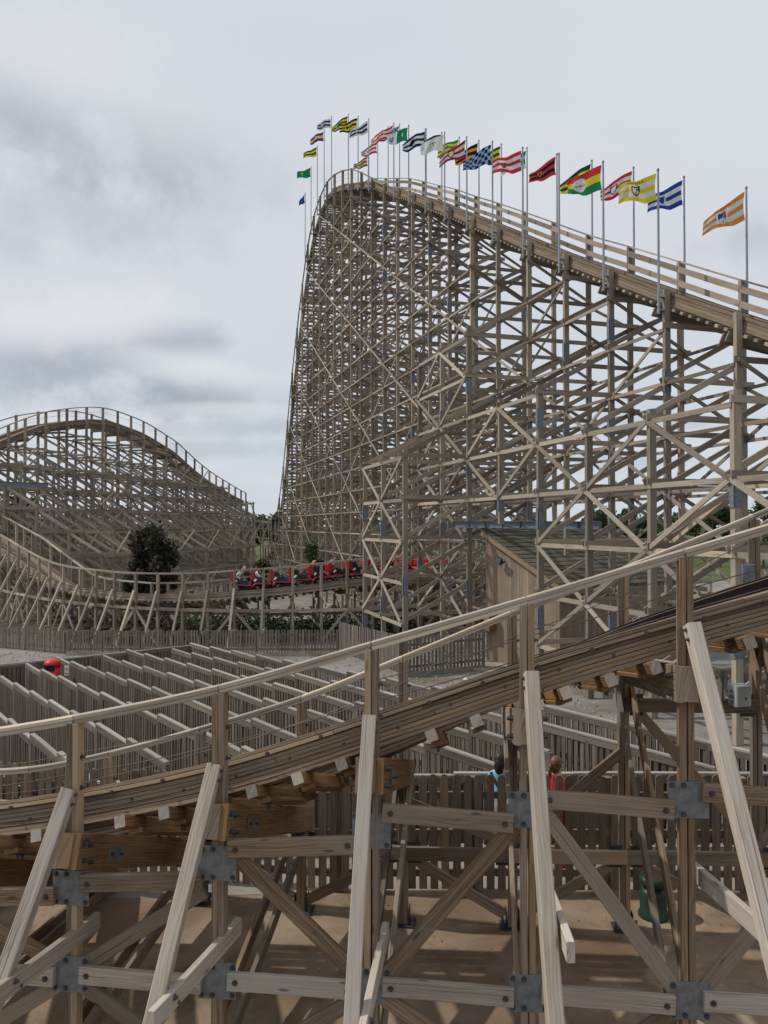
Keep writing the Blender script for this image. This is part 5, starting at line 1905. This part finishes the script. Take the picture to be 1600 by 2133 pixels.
def tree(name, label, base, hgt, rad, leafm, n, leaf, trunk=0.35, group=None, lumps=10, cone=False):
    base = V(base)
    root = empty(name, base, label, 'tree', group)
    cz = hgt - rad.z
    c = base + UP * cz
    m = MB()
    L = crown_mesh(m, c, rad, n, leaf, lumps, 0.55, cone)
    m.build('crown', leafm, root)
    m = MB()
    r0 = 0.03 * hgt * trunk + 0.05
    top = base + UP * (hgt * 0.82)
    m.tube([base, base + UP * hgt * 0.3 + V((0.05, 0.03, 0)), top], [r0, r0 * 0.7, r0 * 0.15], 8)
    for lc, ls in L[:7]:
        s_ = base + UP * min(hgt * 0.7, max(hgt * 0.18, cz + lc.z - rad.z * 0.5))
        m.tube([s_, (s_ + c + lc) * 0.5 - UP * 0.1, c + lc], [r0 * 0.45, r0 * 0.3, r0 * 0.1], 5)
    m.build('trunk', M['bark'], root)
    return root


def on_ground(x, d):
    X = (x - 800) / 1600 * d
    return V((X, d, gz(X, d)))


tree('maple_tree', 'dark copper-leaved tree between the curved track and the rounded hill', on_ground(316, 49), 6.7, V((1.75, 1.7, 2.3)), M['leafcopper'], 5600, 0.15, 0.5, lumps=30, cone=True)
tree('shrub', 'small dark green bush left of the train', on_ground(537, 52), 4.6, V((1.15, 1.1, 1.5)), M['leafdark'], 4500, 0.10, lumps=9)
tree('shrub', 'green bush behind the middle of the train', on_ground(662, 48), 5.4, V((1.05, 1.0, 1.6)), M['leafmid'], 4200, 0.10, lumps=9)
far = [(18, 150, 11.5, 6.5, 'left of everything'), (48, 158, 11, 5), (85, 165, 9.5, 5), (205, 170, 8.5, 6), (250, 172, 9, 6), (548, 150, 7.6, 5), (572, 160, 7.0, 5), (520, 175, 7.0, 5),
       (1010, 180, 7, 7), (1110, 190, 8, 6), (1245, 150, 8.6, 4.5), (1290, 140, 8.8, 5), (1330, 150, 7.5, 5), (1400, 170, 8, 6), (1470, 150, 8, 5), (1500, 130, 8.8, 4.5), (1545, 135, 8.4, 5), (1590, 128, 9.2, 5), (1640, 130, 9, 5),
       (900, 190, 7, 7), (720, 180, 7, 6), (640, 185, 7, 6), (150, 180, 8.5, 6), (-30, 160, 10, 6), (330, 185, 8, 6), (430, 190, 8, 6), (800, 195, 7.5, 7)]
far.sort(key=lambda r: r[0])
for k, r_ in enumerate(far):
    x, d, h, rx = r_[:4]
    zone = 0 if x < 480 else 1 if x < 600 else 2 if x < 1200 else 3
    zc_ = sum(1 for q in far[:k] if (0 if q[0] < 480 else 1 if q[0] < 600 else 2 if q[0] < 1200 else 3) == zone)
    tree('broadleaf_tree', 'green skyline tree, %s from the left of those %s' % (['first', 'second', 'third', 'fourth', 'fifth', 'sixth', 'seventh', 'eighth', 'ninth', 'tenth', 'eleventh'][zc_],
         ('behind the rounded hill', 'in the gap between the hills', 'behind the lift hill', 'right of the lift hill')[zone]),
         on_ground(x, d), h + 2.2, V((rx * 0.8, rx * 0.8, h * 0.42)), M['leaffar'] if k % 3 else M['leafmid'], 1300, 0.42, 0.4, 'trees on the skyline', 9)

# weeds and brambles under the curved track
m = MB()
for k in range(15000):
    t = R.uniform(14, nC - 12)
    p = DC.pt(t, R.uniform(0.8, 8.0))
    g_ = gz(p.x, p.y)
    hh = R.uniform(0.2, 1.5) * (0.6 + 0.6 * math.sin(t * 0.9 + p.y) ** 2)
    c = V((p.x, p.y, g_ + hh * R.random()))
    e1 = V((R.gauss(0, 1), R.gauss(0, 1), R.gauss(0, 1))).normalized() * R.uniform(0.08, 0.2)
    e2 = e1.cross(V((R.gauss(0, 1), R.gauss(0, 1), 1))).normalized() * R.uniform(0.05, 0.11)
    b0 = len(m.v)
    m.v.extend([c - e1, c + e2, c + e1, c - e2])
    m.face((b0, b0 + 1, b0 + 2, b0 + 3), [(0, 0)] * 4, R.random())
tag(m.build('undergrowth', M['leafdark'], None, kind='stuff'), 'green weeds and brambles under the curved track', 'undergrowth')

# ------------------------------------------------------------------ small things
# red litter bin in the maze
b = gpt(112, 1462)
p = at(112, 1384, 25.6); b = V((p.x, p.y, gz(p.x, p.y)))
bn = empty('litter_bin', b, 'bright red litter bin with a wide mouth at the back of the queue maze', 'bin')
m = MB(); m.lathe(b, [(0.20, 0.0), (0.235, 0.03), (0.25, 0.6), (0.255, 1.10)], 20); m.build('drum', M['redbin'], bn, smooth=True)
m = MB(); m.lathe(b, [(0.262, 1.10), (0.265, 1.22), (0.24, 1.30), (0.15, 1.345), (0.03, 1.36)], 20); m.build('hood', M['redbin'], bn, smooth=True)
m = MB()
for k in range(7):
    a = math.radians(215 + k * 13)
    for z0, z1 in ((1.02, 1.2),):
        c1 = b + V((math.cos(a) * 0.268, math.sin(a) * 0.268, 0)); c2 = b + V((math.cos(a + 0.227) * 0.268, math.sin(a + 0.227) * 0.268, 0))
        m.beam((c1 + c2) / 2 + UP * z0, (c1 + c2) / 2 + UP * z1, 0.066, 0.012, V((math.cos(a + 0.11), math.sin(a + 0.11), 0)))
m.build('mouth', M['black'], bn)  # black slats on the closed drum, painting the shade of an opening
# small notice on the queue fence post
p = at(141, 1396, 25.2)
sg = empty('notice', p, 'small white notice with a red ring on the queue fence by the red bin', 'sign')
m = MB(); m.beam(p - UP * 0.16, p + UP * 0.16, 0.16, 0.006, V((-0.3, -1, 0))); m.build('board', M['white'], sg)
m = MB(); nq = V((-0.287, -0.958, 0)); sx = V((0.958, -0.287, 0))
pc = p + nq * 0.006 + UP * 0.06
m.tube([pc + sx * 0.05 * math.cos(k * 0.5236) + UP * 0.05 * math.sin(k * 0.5236) for k in range(13)], 0.008, 5); m.build('ring', M['redbin'], sg)
m = MB(); m.beam(p + nq * 0.006 - sx * 0.05 - UP * 0.09, p + nq * 0.006 + sx * 0.05 - UP * 0.09, 0.004, 0.03); m.build('lettering', M['black'], sg)

# green mushroom-topped garden loudspeaker on the slab
c = V((3.38, 9.72, 0.0))
gs = empty('garden_loudspeaker', c, 'dark green mushroom-topped outdoor loudspeaker on the concrete behind the near track', 'loudspeaker')
m = MB(); m.lathe(c, [(0.185, 0.0), (0.19, 0.03), (0.165, 0.07), (0.16, 0.28), (0.15, 0.34), (0.11, 0.36)], 24); m.build('base', M['green'], gs, smooth=True)
m = MB(); m.lathe(c, [(0.105, 0.355), (0.105, 0.41)], 18); m.build('grille', M['black'], gs)
m = MB(); m.lathe(c, [(0.11, 0.41), (0.168, 0.412), (0.175, 0.44), (0.172, 0.475), (0.15, 0.50), (0.08, 0.515), (0.02, 0.52)], 24); m.build('cap', M['green'], gs, smooth=True)
for k in range(3):
    a = k * 2.1 + 0.4
    m = MB(); m.box(c + V((math.cos(a) * 0.178, math.sin(a) * 0.178, 0.012)), (0.03, 0.03, 0.02), a); m.build('anchor_lug', M['bolt'], gs)

# grey switch box on the far girt
p = at(1537, 1468, 9.22)
eb = empty('switch_box', p, 'pale grey electrical box standing on the dark girt at the right', 'box')
m = MB(); m.box(p + V((0, 0, 0.125)), (0.20, 0.16, 0.25), 0.25, 0.008); m.build('housing', M['boxgrey'], eb)
m = MB(); m.box(p + V((0.0, 0.0, 0.125)) + V((math.sin(0.25), -math.cos(0.25), 0)) * 0.083, (0.19, 0.01, 0.24), 0.25, 0.003); m.build('door', M['boxgrey'], eb)
m = MB(); m.box(p + V((0.02, 0, 0.10)) + V((math.sin(0.25), -math.cos(0.25), 0)) * 0.090, (0.012, 0.008, 0.03), 0.25); m.build('latch', M['black'], eb)
m = MB(); m.box(p + V((-0.05, 0, 0.20)) + V((math.sin(0.25), -math.cos(0.25), 0)) * 0.090, (0.025, 0.004, 0.025), 0.25); m.build('warning_sticker', M['yellow'], eb)
for k in range(3):
    q = p + V((-0.10 * math.cos(0.25), -0.10 * math.sin(0.25), 0.05 + k * 0.065))
    m = MB(); m.tube([q, q - V((0.05, 0.012, 0))], 0.02, 8); m.build('cable_gland', M['galv'], eb)
# steel cover on the far post, upper right
p = at(1557, 1194, 9.25)
sb = empty('cable_cover', p, 'small grey steel box on the post above the near track at the right', 'box')
m = MB(); m.box(p, (0.15, 0.07, 0.21), 0.0, 0.004); m.build('cover', M['galv'], sb)
for q in (-1, 1):
    m = MB(); m.box(p + V((0.06 * q, -0.038, 0.09 * q)), (0.014, 0.008, 0.014)); m.build('screw', M['bolt'], sb)

# scrap of paper on the gravel
p = gpt(972, 1416)
m = MB()
for k in range(9):
    a = k * 0.7
    q = p + V((math.cos(a) * 0.12, math.sin(a) * 0.1, 0.03 + 0.06 * R.random()))
    b0 = len(m.v)
    m.v.extend([p + UP * 0.1, q, p + V((math.cos(a + 0.8) * 0.14, math.sin(a + 0.8) * 0.11, 0.01))])
    m.face((b0, b0 + 1, b0 + 2), [(0, 0)] * 3, 0.5)
tag(m.build('crumpled_paper', M['white'], None), 'crumpled white paper lying on the gravel near the shed', 'litter')

# bits of bark, leaves and grit on the slab
m = MB()
for k in range(420):
    X, Y = R.uniform(-6, 6), R.uniform(5.5, 10.3)
    r = R.uniform(0.008, 0.03)
    a = R.random() * 6.3
    z0 = gz(X, Y) + 0.004
    b0 = len(m.v)
    m.v.extend([V((X + math.cos(a + q * 1.57) * r * (1.0 if q % 2 else 0.45), Y + math.sin(a + q * 1.57) * r * (1.0 if q % 2 else 0.45), z0 + R.uniform(0, 0.012))) for q in range(4)])
    m.face((b0, b0 + 1, b0 + 2, b0 + 3), [(0.3 * k, 0.1)] * 4, R.random())
tag(m.build('debris', M['fencebrown'], None, kind='stuff'), 'scattered leaves and wood chips on the concrete slab', 'debris')
